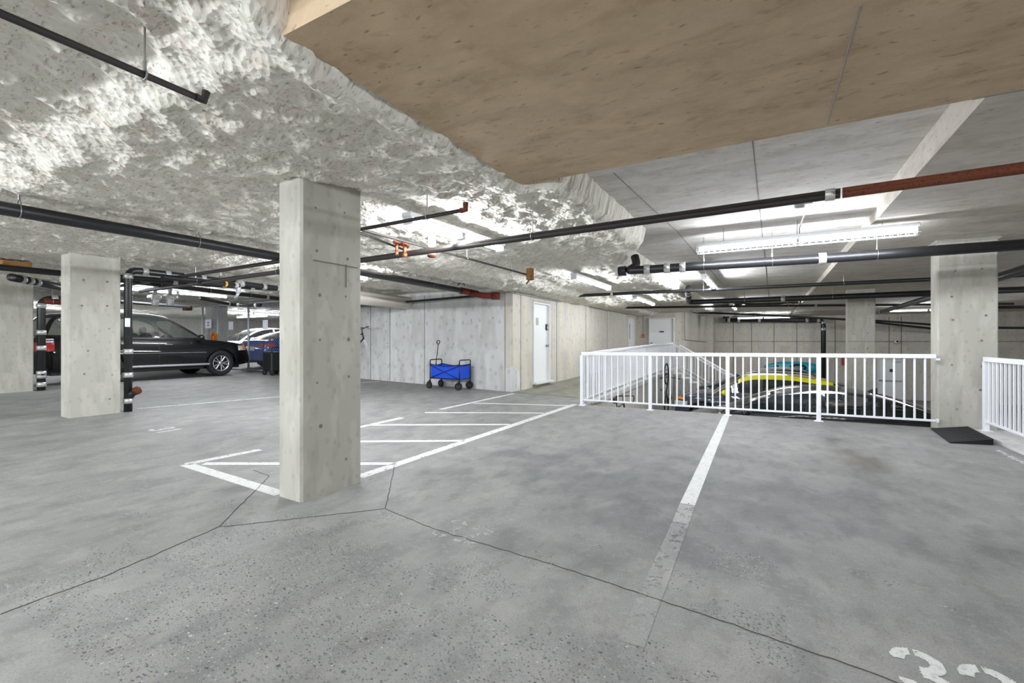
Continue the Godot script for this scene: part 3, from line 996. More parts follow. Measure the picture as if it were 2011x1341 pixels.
func door(called: String, hinge: Vector3, along: Vector3, face: Vector3, width: float, height: float, label: String, knob_far: bool) -> MeshInstance3D:
	# hinge: foot of the opening at one jamb, on the wall face; along and face are unit vectors
	var b := Basis(along, Vector3.UP, face)
	var m := MB.new()
	m.cbox(Vector3(width / 2, height / 2 - 0.02, -0.075), Vector3(width - 0.1, height - 0.05, 0.045), 0.004)
	var o := struct(called, m.mesh(), M.door_white, label)
	o.transform = Transform3D(b, hinge)
	for s in [[Vector3(0.025, height / 2, -0.05), Vector3(0.05, height, 0.15)], [Vector3(width - 0.025, height / 2, -0.05), Vector3(0.05, height, 0.15)], [Vector3(width / 2, height - 0.025, -0.05), Vector3(width - 0.1, 0.05, 0.15)]]:
		m = MB.new()
		m.cbox(s[0], s[1], 0.006)
		put(o, "door_frame", m.mesh(), M.frame_white)
	var kx := width - 0.12 if knob_far else 0.12
	m = MB.new(true)
	var turn := Transform3D(Basis(Vector3.RIGHT, PI / 2), Vector3(kx, 0.98, -0.052))
	m.lathe([Vector2(0.034, 0.0), Vector2(0.034, 0.008), Vector2(0.013, 0.012), Vector2(0.012, 0.04), Vector2(0.028, 0.05), Vector2(0.03, 0.066), Vector2(0.0, 0.076)], 14, turn)
	put(o, "door_knob", m.mesh(), M.steel)
	return o

func doors():
	var d := door("door_1", P(-5.42, 0.19, 10.79), Vector3(0, 0, -1), Vector3(1, 0, 0), 1.06, 2.16, "white door with a keypad lock and a small plate beside the wagon corner", true)
	var m := MB.new()
	m.cbox(Vector3(0.53, -0.02, 0.03), Vector3(1.1, 0.05, 0.2), 0.008)
	put(d, "sill", m.mesh(), M.frame_white)
	m = MB.new()
	m.cbox(Vector3(0.36, 1.64, -0.048), Vector3(0.15, 0.2, 0.01), 0.003)
	put(d, "name_plate", m.mesh(), M.plate)
	m = MB.new()
	m.cbox(Vector3(0.93, 1.5, -0.035), Vector3(0.09, 0.17, 0.04), 0.01)
	var kp := put(d, "keypad_lock", m.mesh(), M.trim_black)
	m = MB.new()
	m.cbox(Vector3(0.95, 1.48, -0.012), Vector3(0.035, 0.055, 0.012), 0.003)
	put(kp, "key_field", m.mesh(), M.paper)
	d = door("door_2", P(-5.42, 0.24, 20.17), Vector3(0, 0, -1), Vector3(1, 0, 0), 1.1, 2.14, "white door with a narrow slot window at the end of the walkway", false)
	m = MB.new()
	m.box(Vector3(0.5, 1.5, -0.05), Vector3(0.06, 0.7, 0.008))
	put(d, "slot_window", m.mesh(), M.trim_black)
	var z: float = on_w(1275, 624, 21.7).x
	d = door("door_3", P(z, walk_y(-4, 21.7), 21.7), Vector3(1, 0, 0), Vector3(0, 0, 1), 1.14, 2.13, "wide white door facing down the walkway", false)
	d.position.z += 0.09
	m = MB.new()
	m.box(Vector3(0.57, 1.5, -0.05), Vector3(0.2, 0.06, 0.008))
	put(d, "name_plate", m.mesh(), M.ink)
	# fire exit on the far wall of the sunken floor
	var a := on_w(1722, 707, 31.0); var b := on_w(1773, 707, 31.0)
	d = door("door_4", P(a.x, low_y(31.0), 31.0), Vector3(1, 0, 0), Vector3(0, 0, 1), b.x - a.x, 2.15, "pale fire exit with a push bar on the far wall", false)
	d.position.z += 0.12
	m = MB.new()
	m.cbox(Vector3(0.62, 0.98, 0.0), Vector3(0.95, 0.07, 0.06), 0.02)
	put(d, "push_bar", m.mesh(), M.galv)
	m = MB.new()
	m.box(Vector3(0.6, 1.52, -0.045), Vector3(0.16, 0.16, 0.01))
	put(d, "notice", m.mesh(), M.ink)
	m = MB.new()
	m.cbox(Vector3(0.8, 1.98, -0.02), Vector3(0.36, 0.07, 0.06), 0.01)
	put(d, "door_closer", m.mesh(), M.galv)

# ---------------------------------------------------------------- railings

func railing(called: String, label: String, posts: Array, height: float, gap: float, bottom := 0.12, group := "", bare_end := false) -> Node3D:
	var o := thing(called, label, "railing", posts[0], group)
	var o0: Vector3 = posts[0]
	var m := MB.new()
	m.cbox(Vector3(0, 0.5, 0), Vector3(0.024, 1.0, 0.024), 0.003)
	var bal := m.mesh()
	for i in posts.size():
		m = MB.new()
		if bare_end and i == posts.size() - 1:
			m.cbox(posts[i] - o0 + Vector3(0.02, height - 0.075, 0), Vector3(0.05, 0.03, 0.06), 0.004)
			m.cbox(posts[i] - o0 + Vector3(0.02, bottom, 0), Vector3(0.03, 0.05, 0.05), 0.004)
			put(o, "wall_bracket", m.mesh(), M.white_metal)
		else:
			m.cbox(posts[i] - o0 + Vector3(0, height / 2 - 0.03, 0), Vector3(0.06, height - 0.06, 0.06), 0.005)
			m.cbox(posts[i] - o0 + Vector3(0, 0.006, 0), Vector3(0.12, 0.012, 0.1), 0.003)
			put(o, "post", m.mesh(), M.white_metal)
		if i == posts.size() - 1: break
		var a: Vector3 = posts[i] - o0; var b: Vector3 = posts[i + 1] - o0
		m = MB.new()
		beam(m, a + Vector3(0, height - 0.03, 0), b + Vector3(0, height - 0.03, 0), 0.062, 0.064)
		put(o, "top_rail", m.mesh(), M.white_metal)
		m = MB.new()
		beam(m, a + Vector3(0, bottom, 0), b + Vector3(0, bottom, 0), 0.03, 0.03, 0.003)
		put(o, "bottom_rail", m.mesh(), M.white_metal)
		var n := int(round(Vector2(b.x - a.x, b.z - a.z).length() / gap))
		for k in range(1, n):
			var p := a.lerp(b, float(k) / n)
			var h := height - 0.06 - bottom
			put(o, "baluster", bal, M.white_metal, Transform3D(Basis.from_scale(Vector3(1, h, 1)), p + Vector3(0, bottom, 0)))
	return o

func railings():
	var q := []
	for u in [-3.24, -1.9, -0.6, 0.7, 2.09]: q.append(P(u, floor_y(u, 0), 8.63))
	railing("guard_railing", "white metal railing along the edge above the sunken cars", q, 1.07, 0.118, 0.12, "", true)
	q = []
	for w in [8.76, 10.2, 12.2, 14.2, 16.2, 18.72]: q.append(P(-3.27, walk_y(-3.27, w) + (0.05 if w > 9 else 0.0), w))
	railing("walkway_railing", "white metal railing climbing beside the walkway doors", q, 1.04, 0.12, 0.1)
	q = []
	for w in [8.5, 7.1, 5.7, 4.3, 2.9]: q.append(P(2.57, 0.075, w))
	railing("ramp_railing", "white metal railing on the kerb beside the rubber wedge", q, 1.0, 0.118, 0.13)
	# stairs down to the sunken floor with a rail on each side
	var top := walk_y(-3.27, 18.8)
	var end := low_y(19.4)
	var n := 9
	var rise := (top - end) / n
	var o := thing("stairs", "concrete stairs leading from the walkway down to the sunken cars", "stairs", P(-3.24, end, 19.4))
	for i in n - 1:
		var m := MB.new()
		var h := (top - end) - rise * (i + 1)
		m.cbox(Vector3(0.14 + 0.28 * i, h / 2, 0), Vector3(0.28, h, 1.05), 0.008)
		put(o, "step", m.mesh(), M.wall)
	for w in [18.83, 19.97]:
		q = []
		for k in 3:
			var u := -3.2 + 1.12 * k
			q.append(P(u, top - rise * 4.0 * k + 0.02, w))
		railing("stair_railing", "white stair railing on the %s edge of the stairs" % ("walkway-side" if w < 19.0 else "wall-side"), q, 0.98, 0.12, 0.12)

# ---------------------------------------------------------------- cars

func interp(a: Array, x: float) -> float:
	if x <= a[0][0]: return a[0][1]
	for i in a.size() - 1:
		if x <= a[i + 1][0]:
			return lerpf(a[i][1], a[i + 1][1], (x - a[i][0]) / maxf(1e-6, a[i + 1][0] - a[i][0]))
	return a[-1][1]

func smooth_line(a: Array, n: int) -> Array:
	# Catmull-Rom through the points
	var out := []
	for i in a.size() - 1:
		var p0 := Vector2(a[maxi(i - 1, 0)][0], a[maxi(i - 1, 0)][1])
		var p1 := Vector2(a[i][0], a[i][1]); var p2 := Vector2(a[i + 1][0], a[i + 1][1])
		var p3 := Vector2(a[mini(i + 2, a.size() - 1)][0], a[mini(i + 2, a.size() - 1)][1])
		for k in n:
			var q := p1.cubic_interpolate(p2, p0, p3, float(k) / n)
			out.append([q.x, q.y])
	out.append(a[-1])
	return out

const RING := [[0.0, 0.95], [0.16, 0.99], [0.42, 1.0], [0.66, 0.992], [0.80, 0.975], [0.92, 0.945], [1.0, 0.895]]

class CarShape:
	var s: Dictionary
	var host
	func hw(x: float) -> float:
		var t: float = absf(x) / (s.L * 0.5)
		return s.W * 0.5 * (1.0 - 0.045 * t * t - s.taper * pow(maxf(0.0, (t - 0.74) / 0.26), 2.4))
	func top(x: float) -> float:
		return host.interp(s.top, x)
	func low(x: float) -> float:
		var y: float = host.interp(s.low, x)
		for xw in [s.front, s.rear]:
			var d := absf(x - xw)
			var r: float = s.r + 0.065
			if d < r: y = maxf(y, s.r + sqrt(r * r - d * d))
		return y
	func side(x: float, y: float) -> float:
		var lo: float = host.interp(s.low, x)
		var f := (y - lo) / maxf(0.05, top(x) - lo)
		return hw(x) * host.interp(RING, f)
	func cabin(x: float, y: float) -> float:
		return hw(x) * 0.895 - maxf(0.0, y - top(x)) * s.lean

func car(s: Dictionary, at: Vector3, turn: float, label: String) -> Node3D:
	var o := thing("car", label, "car", at, "parked cars")
	o.rotation.y = turn
	var c := CarShape.new()
	c.s = s; c.host = self
	s.top = smooth_line(s.top, 4)
	var gl := smooth_line(s.cabin, 5)      # from the foot of the windscreen over the roof to the foot of the rear glass
	var xa: float = gl[0][0]; var xc: float = gl[-1][0]
	# body
	var xs := []
	var x0: float = -s.L * 0.5
	var nst := int(s.L / 0.05)
	for i in nst + 1: xs.append(x0 + s.L * i / nst)
	for xw in [s.front, s.rear]:
		for k in [-1, 1]: xs.append(xw + k * (s.r + 0.0649))
	xs.append(xa); xs.append(xc)
	xs.sort()
	var m := MB.new(true)
	for sd in [-1, 1]:
		var prev := []
		for x in xs:
			var ring := []
			var lo := c.low(x); var base: float = interp(s.low, x); var tp := c.top(x)
			for q in RING:
				var y: float = maxf(lo, lerpf(base, tp, q[0]))
				ring.append(Vector3(x, y, sd * c.side(x, y)))
			var h := c.hw(x)
			for q in [[0.80, 0.012], [0.5, 0.026], [0.0, 0.034]]:
				ring.append(Vector3(x, tp + q[1], sd * h * q[0]))
			if prev.size():
				for k in ring.size() - 1:
					if k >= RING.size() - 1 and prev[0].x >= xc - 0.001 and x <= xa + 0.001: continue
					if sd > 0: m.quad(prev[k], ring[k], ring[k + 1], prev[k + 1])
					else: m.quad(prev[k], prev[k + 1], ring[k + 1], ring[k])
			else:
				pass
			if x == xs[0] or x == xs[-1]:
				m.smooth(false)
				var mid := Vector3(x, (lo + tp) * 0.5, 0)
				for k in ring.size() - 1:
					m.tri_out(mid, ring[k], ring[k + 1], Vector3(0, mid.y, 0))
				m.tri_out(mid, Vector3(x, lo, 0), ring[0], Vector3(0, mid.y, 0))
				m.smooth(true)
			prev = ring
	put(o, "body", m.mesh(), s.paint)
	# underside and wheel housings
	m = MB.new()
	m.box(Vector3(0, 0.36, 0), Vector3(s.L - 0.5, 0.3, s.W - 0.62))
	m.box(Vector3((s.front + s.rear) / 2, 0.34, 0), Vector3(s.front - s.rear - 2 * s.r - 0.2, 0.2, s.W - 0.2))
	for xw in [s.front, s.rear]:
		m.box(Vector3(xw, s.r + 0.3, 0), Vector3(s.r * 2 + 0.1, 0.26, s.W - 0.3))
	put(o, "underbody", m.mesh(), M.dark_plastic)
	# cabin: roof skin and pillars, panes between
	var ka := 0; var kc := gl.size() - 1
	for k in gl.size():
		if gl[k][0] > s.head: ka = k
		if gl[k][0] >= s.tail: kc = k
	var across := func(k: int, t: float, bow: float) -> Vector3:
		var x: float = gl[k][0]; var y: float = gl[k][1]
		var z := c.cabin(x, y)
		return Vector3(x + bow * (1.0 - t * t), y + s.crown * (1.0 - t * t), t * z)
	var rows := func(mb: MB, k0: int, k1: int, t0: float, t1: float, bow0: float, bow1: float, nt: int):
		for k in range(k0, k1):
			for j in nt:
				var ta := lerpf(t0, t1, float(j) / nt); var tb := lerpf(t0, t1, float(j + 1) / nt)
				var ba := lerpf(bow0, bow1, float(k - k0) / (k1 - k0)); var bb := lerpf(bow0, bow1, float(k + 1 - k0) / (k1 - k0))
				mb.quad_out(across.call(k, ta, ba), across.call(k, tb, ba), across.call(k + 1, tb, bb), across.call(k + 1, ta, bb), Vector3((xa + xc) / 2, 0.6, 0))
	m = MB.new(true)
	rows.call(m, ka, kc, -1.0, 1.0, 0.03, -0.03, 10)
	for sd in [[-1.0, -0.92], [0.92, 1.0]]:
		rows.call(m, 0, ka, sd[0], sd[1], 0.09, 0.03, 2)
		rows.call(m, kc, gl.size() - 1, sd[0], sd[1], -0.03, -0.09, 2)
	put(o, "roof", m.mesh(), s.roof_paint)
	m = MB.new(true)
	rows.call(m, 0, ka, -0.92, 0.92, 0.09, 0.03, 10)
	put(o, "windscreen", m.mesh(), s.pane)
	m = MB.new(true)
	rows.call(m, kc, gl.size() - 1, -0.92, 0.92, -0.03, -0.09, 10)
	put(o, "rear_window", m.mesh(), s.pane)
	var outline := PackedVector2Array()
	for g in gl: outline.append(Vector2(g[0], g[1]))
	for i in 7:
		var x := lerpf(xc, xa, (i + 1) / 8.0)
		outline.append(Vector2(x, c.top(x) + 0.005))
	var lower := PackedVector2Array(outline)
	var inset: Array = Geometry2D.offset_polygon(outline, -s.rim)
	if inset.size():
		var big: PackedVector2Array = inset[0]
		var cuts: Array = s.pillars        # x of the pillar centres, front to rear, with widths
		var spans := []
		var from := 9.0
		for q in cuts:
			spans.append([q[0] + q[1] / 2, from]); from = q[0] - q[1] / 2
		spans.append([-9.0, from])
		var panes := []
		for sp in spans:
			var box := PackedVector2Array([Vector2(sp[0], -1), Vector2(sp[1], -1), Vector2(sp[1], 4), Vector2(sp[0], 4)])
			for q in Geometry2D.intersect_polygons(big, box): panes.append(q)
		for sd in [-1, 1]:
			for pn in panes:
				m = MB.new(true)
				flat_side(m, pn, c, sd, -0.006)
				put(o, "side_window", m.mesh(), s.pane)
			# painted frame, cut in upright slices so that no piece has a hole
			m = MB.new(true)
			var mids := [-9.0]
			for pn in panes:
				var lo := 9.0; var hi := -9.0
				for v in pn:
					lo = minf(lo, v.x); hi = maxf(hi, v.x)
				mids.append((lo + hi) / 2)
			mids.append(9.0)
			mids.sort()
			for i in mids.size() - 1:
				var box := PackedVector2Array([Vector2(mids[i], -1), Vector2(mids[i + 1], -1), Vector2(mids[i + 1], 4), Vector2(mids[i], 4)])
				for piece in Geometry2D.intersect_polygons(lower, box):
					var rest := [piece]
					for pn in panes:
						var nxt := []
						for r in rest:
							for q in Geometry2D.clip_polygons(r, pn):
								if not Geometry2D.is_polygon_clockwise(q): nxt.append(q)
						rest = nxt
					for r in rest: flat_side(m, r, c, sd, 0.0)
			put(o, "window_frame", m.mesh(), s.get("frame_paint", s.roof_paint))
	# inside
	m = MB.new()
	m.box(Vector3((xa + xc) / 2, 0.42, 0), Vector3(xa - xc - 0.1, 0.12, s.W - 0.3))
	m.cbox(Vector3(xa - 0.25, c.top(xa) - 0.07, 0), Vector3(0.5, 0.18, s.W - 0.4), 0.06)
	put(o, "cabin_floor", m.mesh(), M.dark_plastic)
	for q in [[s.seats[0], -0.38], [s.seats[0], 0.38], [s.seats[1], -0.38], [s.seats[1], 0.38]]:
		m = MB.new()
		var b: float = c.top(q[0])
		m.cbox(Vector3(q[0], b - 0.42, q[1]), Vector3(0.5, 0.2, 0.5), 0.06)
		m.cbox(Vector3(q[0] - 0.26, b - 0.12, q[1]), Vector3(0.16, 0.62, 0.48), 0.07, Basis(Vector3.BACK, 0.18))
		m.cbox(Vector3(q[0] - 0.36, b + 0.26, q[1]), Vector3(0.1, 0.18, 0.27), 0.045, Basis(Vector3.BACK, 0.12))
		put(o, "seat", m.mesh(), s.get("seat", M.seat))
	m = MB.new(true)
	var st := []
	for k in 20: st.append(Vector3(xa - 0.55, c.top(xa) - 0.02, s.get("drive", -1) * 0.38) + Vector3(0.3, 1, 0).normalized() * 0.18 * sin(TAU * k / 20) + Vector3(0, 0, 0.18 * cos(TAU * k / 20)))
	m.loop(st, 0.014, 6)
	put(o, "steering_wheel", m.mesh(), M.trim_black)
	# wheels
	for xw in [s.front, s.rear]:
		for sd in [-1, 1]: wheel(o, Vector3(xw, s.r, sd * (s.W * 0.5 - 0.125)), s.r, sd)
	# lamps, mirrors, handles, seams
	for sd in [-1, 1]:
		var hl: Array = s.headlight
		patch(o, "headlight", c, sd, hl, M.clear_lens, 0.008)
		if s.has("amber"): patch(o, "indicator", c, sd, s.amber, M.amber, 0.012)
		patch(o, "tail_light", c, sd, s.taillight, M.tail, 0.008)
		if s.has("tail_clear"): patch(o, "tail_lens", c, sd, s.tail_clear, M.clear_lens, 0.008)
		# the same lamps on the ends
		m = MB.new()
		m.cbox(Vector3(-s.L / 2 - 0.004, (s.taillight[2] + s.taillight[3]) / 2, sd * c.hw(-s.L / 2) * 0.8), Vector3(0.02, s.taillight[3] - s.taillight[2], 0.26), 0.006)
		put(o, "tail_light", m.mesh(), M.tail)
		m = MB.new()
		m.cbox(Vector3(s.L / 2 - 0.02, (hl[2] + hl[3]) / 2 - 0.03, sd * c.hw(s.L / 2) * 0.75), Vector3(0.06, hl[3] - hl[2], 0.34), 0.01)
		put(o, "headlight", m.mesh(), M.clear_lens)
		for x in s.seams:
			patch(o, "door_seam", c, sd, [x - 0.006, x + 0.006, interp(s.low, x) + 0.06, c.top(x) - 0.01], M.trim_black, 0.002)
		for x in s.handles:
			var y: float = c.top(x) - 0.13
			m = MB.new()
			m.cbox(Vector3(x, y, sd * (c.side(x, y) + 0.02)), Vector3(0.2, 0.028, 0.03), 0.01)
			put(o, "door_handle", m.mesh(), s.get("handle_paint", s.paint))
		var mx: float = s.mirror
		var my: float = c.top(mx) + 0.07
		m = MB.new(true)
		m.cbox(Vector3(mx, my, sd * (c.hw(mx) + 0.08)), Vector3(0.14, 0.15, 0.22), 0.05)
		m.cbox(Vector3(mx, my - 0.07, sd * (c.hw(mx) - 0.04)), Vector3(0.07, 0.05, 0.12), 0.015)
		put(o, "mirror", m.mesh(), s.get("mirror_paint", s.paint))
	m = MB.new()
	m.cbox(Vector3(-s.L / 2 - 0.006, 0.72, 0), Vector3(0.012, 0.15, 0.32), 0.003)
	put(o, "number_plate", m.mesh(), M.paper)
	if s.has("rails"):
		for sd in [-1, 1]:
			m = MB.new(true)
			var pts := []
			for k in range(ka, kc + 1):
				if gl[k][0] < s.rails[0] and gl[k][0] > s.rails[1]:
					pts.append(Vector3(gl[k][0], gl[k][1] + 0.05, sd * (c.cabin(gl[k][0], gl[k][1]) - 0.07)))
			if pts.size() > 2:
				pts.push_front(pts[0] + Vector3(0.1, -0.045, 0)); pts.append(pts[-1] + Vector3(-0.1, -0.045, 0))
				m.tube(pts, 0.019, 6)
				put(o, "roof_rail", m.mesh(), s.get("rail_paint", M.trim_black))
	if s.has("side_band"):
		for sd in [-1, 1]:
			m = MB.new(true)
			for k in range(ka - 1, kc):
				var q := []
				for e in [[k, 0.0], [k + 1, 0.0], [k + 1, s.side_band], [k, s.side_band]]:
					var x: float = gl[e[0]][0]; var y: float = gl[e[0]][1] - e[1]
					q.append(Vector3(x, y, sd * (c.cabin(x, y) + 0.004)))
				m.quad_out(q[0], q[1], q[2], q[3], Vector3(q[0].x, q[0].y, 0))
			put(o, "roof_side", m.mesh(), s.roof_paint)
	if s.has("fin"):
		m = MB.new()
		var fx: float = s.fin
		var fy := 0.0
		for g in gl:
			if g[0] >= fx: fy = g[1]
		m.prism(PackedVector2Array([Vector2(-0.1, -0.02), Vector2(0.1, -0.02), Vector2(-0.06, 0.07), Vector2(-0.1, 0.07)]), 0.04, move(Vector3(fx, fy + s.crown, -0.02)))
		put(o, "antenna_fin", m.mesh(), M.trim_black)
	return o

func flat_side(m: MB, poly: PackedVector2Array, c: CarShape, sd: int, off: float):
	var idx := Geometry2D.triangulate_polygon(poly)
	var at := func(v: Vector2): return Vector3(v.x, v.y, sd * (c.cabin(v.x, v.y) + off))
	for i in range(0, idx.size(), 3):
		m.tri_out(at.call(poly[idx[i]]), at.call(poly[idx[i + 1]]), at.call(poly[idx[i + 2]]), Vector3(poly[idx[i]].x, poly[idx[i]].y, 0))

func patch(o: Node, called: String, c: CarShape, sd: int, q: Array, mat: Material, off: float):
	var m := MB.new(true)
	var nx := maxi(1, int(absf(q[1] - q[0]) / 0.05)); var ny := maxi(1, int(absf(q[3] - q[2]) / 0.06))
	var slant: float = q[4] if q.size() > 4 else 0.0
	var f := func(s, t):
		var y := lerpf(q[2], q[3], t)
		var x: float = lerpf(q[0], q[1], s) + slant * t
		return Vector3(x, y, sd * (c.side(x, y) + off))
	m.grid(f, nx, ny, sd < 0)
	# turned-in rim, so that the lens has depth
	var e := [f.call(0, 0), f.call(1, 0), f.call(1, 1), f.call(0, 1)]
	for k in 4:
		var a: Vector3 = e[k]; var b: Vector3 = e[(k + 1) % 4]
		var inn := Vector3(0, 0, -sd * (off + 0.01))
		m.quad_out(a, b, b + inn, a + inn, (e[0] + e[2]) / 2)
	put(o, called, m.mesh(), mat)

func wheel(o: Node, at: Vector3, r: float, sd: int):
	var turn := Basis(Vector3.RIGHT, PI / 2 * sd)   # local y becomes the outward axle
	var m := MB.new(true)
	m.lathe([Vector2(r * 0.64, -0.1), Vector2(r * 0.9, -0.105), Vector2(r * 0.98, -0.09), Vector2(r, -0.06), Vector2(r, 0.06), Vector2(r * 0.98, 0.09), Vector2(r * 0.9, 0.105), Vector2(r * 0.66, 0.1), Vector2(r * 0.64, 0.08)], 32)
	var t := put(o, "wheel", m.mesh(), M.tyre, Transform3D(turn, at))
	m = MB.new(true)
	m.lathe([Vector2(r * 0.56, 0.02), Vector2(r * 0.58, 0.085), Vector2(r * 0.65, 0.092), Vector2(r * 0.65, -0.09)], 32)
	m.lathe([Vector2(0.0, 0.085), Vector2(r * 0.13, 0.082), Vector2(r * 0.17, 0.06), Vector2(r * 0.17, 0.0)], 16)
	m.smooth(false)
	for k in 5:
		for q in [-0.19, 0.19]:
			var a: float = TAU * k / 5 + q * 0.5; var b: float = TAU * k / 5 + q * 1.25
			beam(m, Vector3(cos(a) * r * 0.1, 0.06, sin(a) * r * 0.1), Vector3(cos(b) * r * 0.6, 0.072, sin(b) * r * 0.6), 0.03, r * 0.085, 0.006)
	put(t, "rim", m.mesh(), M.alloy)
	m = MB.new(true)
	m.lathe([Vector2(0.0, 0.0), Vector2(r * 0.6, 0.0)], 24)
	put(t, "brake_disc", m.mesh(), M.dark_plastic)

func suv_spec() -> Dictionary:
	return {"L": 4.78, "W": 1.94, "r": 0.365, "front": 1.47, "rear": -1.24, "taper": 0.16, "lean": 0.36, "crown": 0.03, "rim": 0.055,
		"top": [[-2.39, 0.86], [-2.36, 1.04], [-2.2, 1.09], [-1.2, 1.08], [0.2, 1.05], [1.05, 1.05], [1.5, 1.02], [2.0, 0.95], [2.25, 0.87], [2.36, 0.74], [2.39, 0.62]],
		"low": [[-2.39, 0.36], [-1.8, 0.3], [1.9, 0.28], [2.39, 0.34]],
		"cabin": [[1.08, 1.05], [0.65, 1.36], [0.25, 1.6], [-0.3, 1.69], [-1.1, 1.705], [-1.75, 1.66], [-2.1, 1.56], [-2.3, 1.1]],
		"head": 0.26, "tail": -2.08, "pillars": [[-0.12, 0.1], [-1.15, 0.14]], "seats": [0.1, -0.85],
		"paint": M.suv_black, "roof_paint": M.suv_black, "pane": M.glass, "headlight": [1.98, 2.26, 0.74, 0.88], "amber": [2.1, 2.3, 0.78, 0.86], "taillight": [-2.36, -2.14, 0.78, 0.98], "tail_clear": [-2.34, -2.14, 0.98, 1.07],
		"seams": [1.0, -0.12, -1.1], "handles": [0.1, -0.85], "handle_paint": M.chrome, "mirror": 0.86, "rails": [0.2, -1.9], "rail_paint": M.silver_trim}

func sedan_spec(L := 4.62, H := 1.43) -> Dictionary:
	var k := L / 4.62
	var h := H / 1.43
	return {"L": L, "W": 1.82, "r": 0.325, "front": 1.42 * k, "rear": -1.3 * k, "taper": 0.2, "lean": 0.42, "crown": 0.03, "rim": 0.045,
		"top": [[-2.31 * k, 0.7], [-2.27 * k, 0.95], [-2.1 * k, 1.0], [-1.5 * k, 0.985], [0.2, 0.93], [1.3 * k, 0.9], [1.7 * k, 0.83], [2.08 * k, 0.72], [2.25 * k, 0.6], [2.31 * k, 0.48]],
		"low": [[-2.31 * k, 0.3], [-1.8, 0.2], [1.9, 0.18], [2.31 * k, 0.24]],
		"cabin": [[1.38 * k, 0.89], [0.85 * k, 1.16 * h], [0.36 * k, 1.345 * h], [-0.1 * k, 1.41 * h], [-0.55 * k, 1.41 * h], [-1.1 * k, 1.32 * h], [-1.65 * k, 1.14 * h], [-2.02 * k, 0.99]],
		"head": 0.37 * k, "tail": -1.09 * k, "pillars": [[-0.22, 0.09], [-1.12 * k, 0.08]], "seats": [0.15, -0.75],
		"paint": M.sedan_black, "roof_paint": M.sedan_black, "pane": M.glass, "headlight": [1.85 * k, 2.16 * k, 0.58, 0.68], "taillight": [-2.24 * k, -1.95 * k, 0.78, 0.92],
		"seams": [1.05 * k, -0.2, -1.05 * k], "handles": [0.0, -0.85], "mirror": 0.95 * k, "fin": -1.0 * k}

func crossover_spec() -> Dictionary:
	return {"L": 4.2, "W": 1.8, "r": 0.335, "front": 1.28, "rear": -1.32, "taper": 0.2, "lean": 0.34, "crown": 0.03, "rim": 0.05,
		"top": [[-2.1, 0.8], [-2.07, 0.98], [-1.9, 1.03], [-1.0, 1.0], [0.2, 0.96], [0.95, 0.94], [1.4, 0.92], [1.85, 0.84], [2.02, 0.72], [2.09, 0.55], [2.1, 0.45]],
		"low": [[-2.1, 0.34], [-1.6, 0.24], [1.7, 0.22], [2.1, 0.28]],
		"cabin": [[1.02, 0.94], [0.6, 1.24], [0.22, 1.45], [-0.2, 1.515], [-0.9, 1.51], [-1.5, 1.44], [-1.9, 1.34], [-2.04, 1.02]],
		"head": 0.24, "tail": -1.88, "pillars": [[-0.18, 0.09], [-1.08, 0.1]], "seats": [0.1, -0.75],
		"paint": M.grey_paint, "roof_paint": M.yellow_paint, "pane": M.glass, "frame_paint": M.trim_black, "headlight": [1.72, 2.0, 0.56, 0.7], "amber": [1.8, 2.02, 0.74, 0.81], "taillight": [-2.04, -1.86, 0.72, 0.86],
		"seams": [0.95, -0.16, -1.02], "handles": [0.0, -0.85], "mirror": 0.72, "mirror_paint": M.yellow_paint, "side_band": 0.11, "rails": [0.2, -1.5], "rail_paint": M.silver_trim}

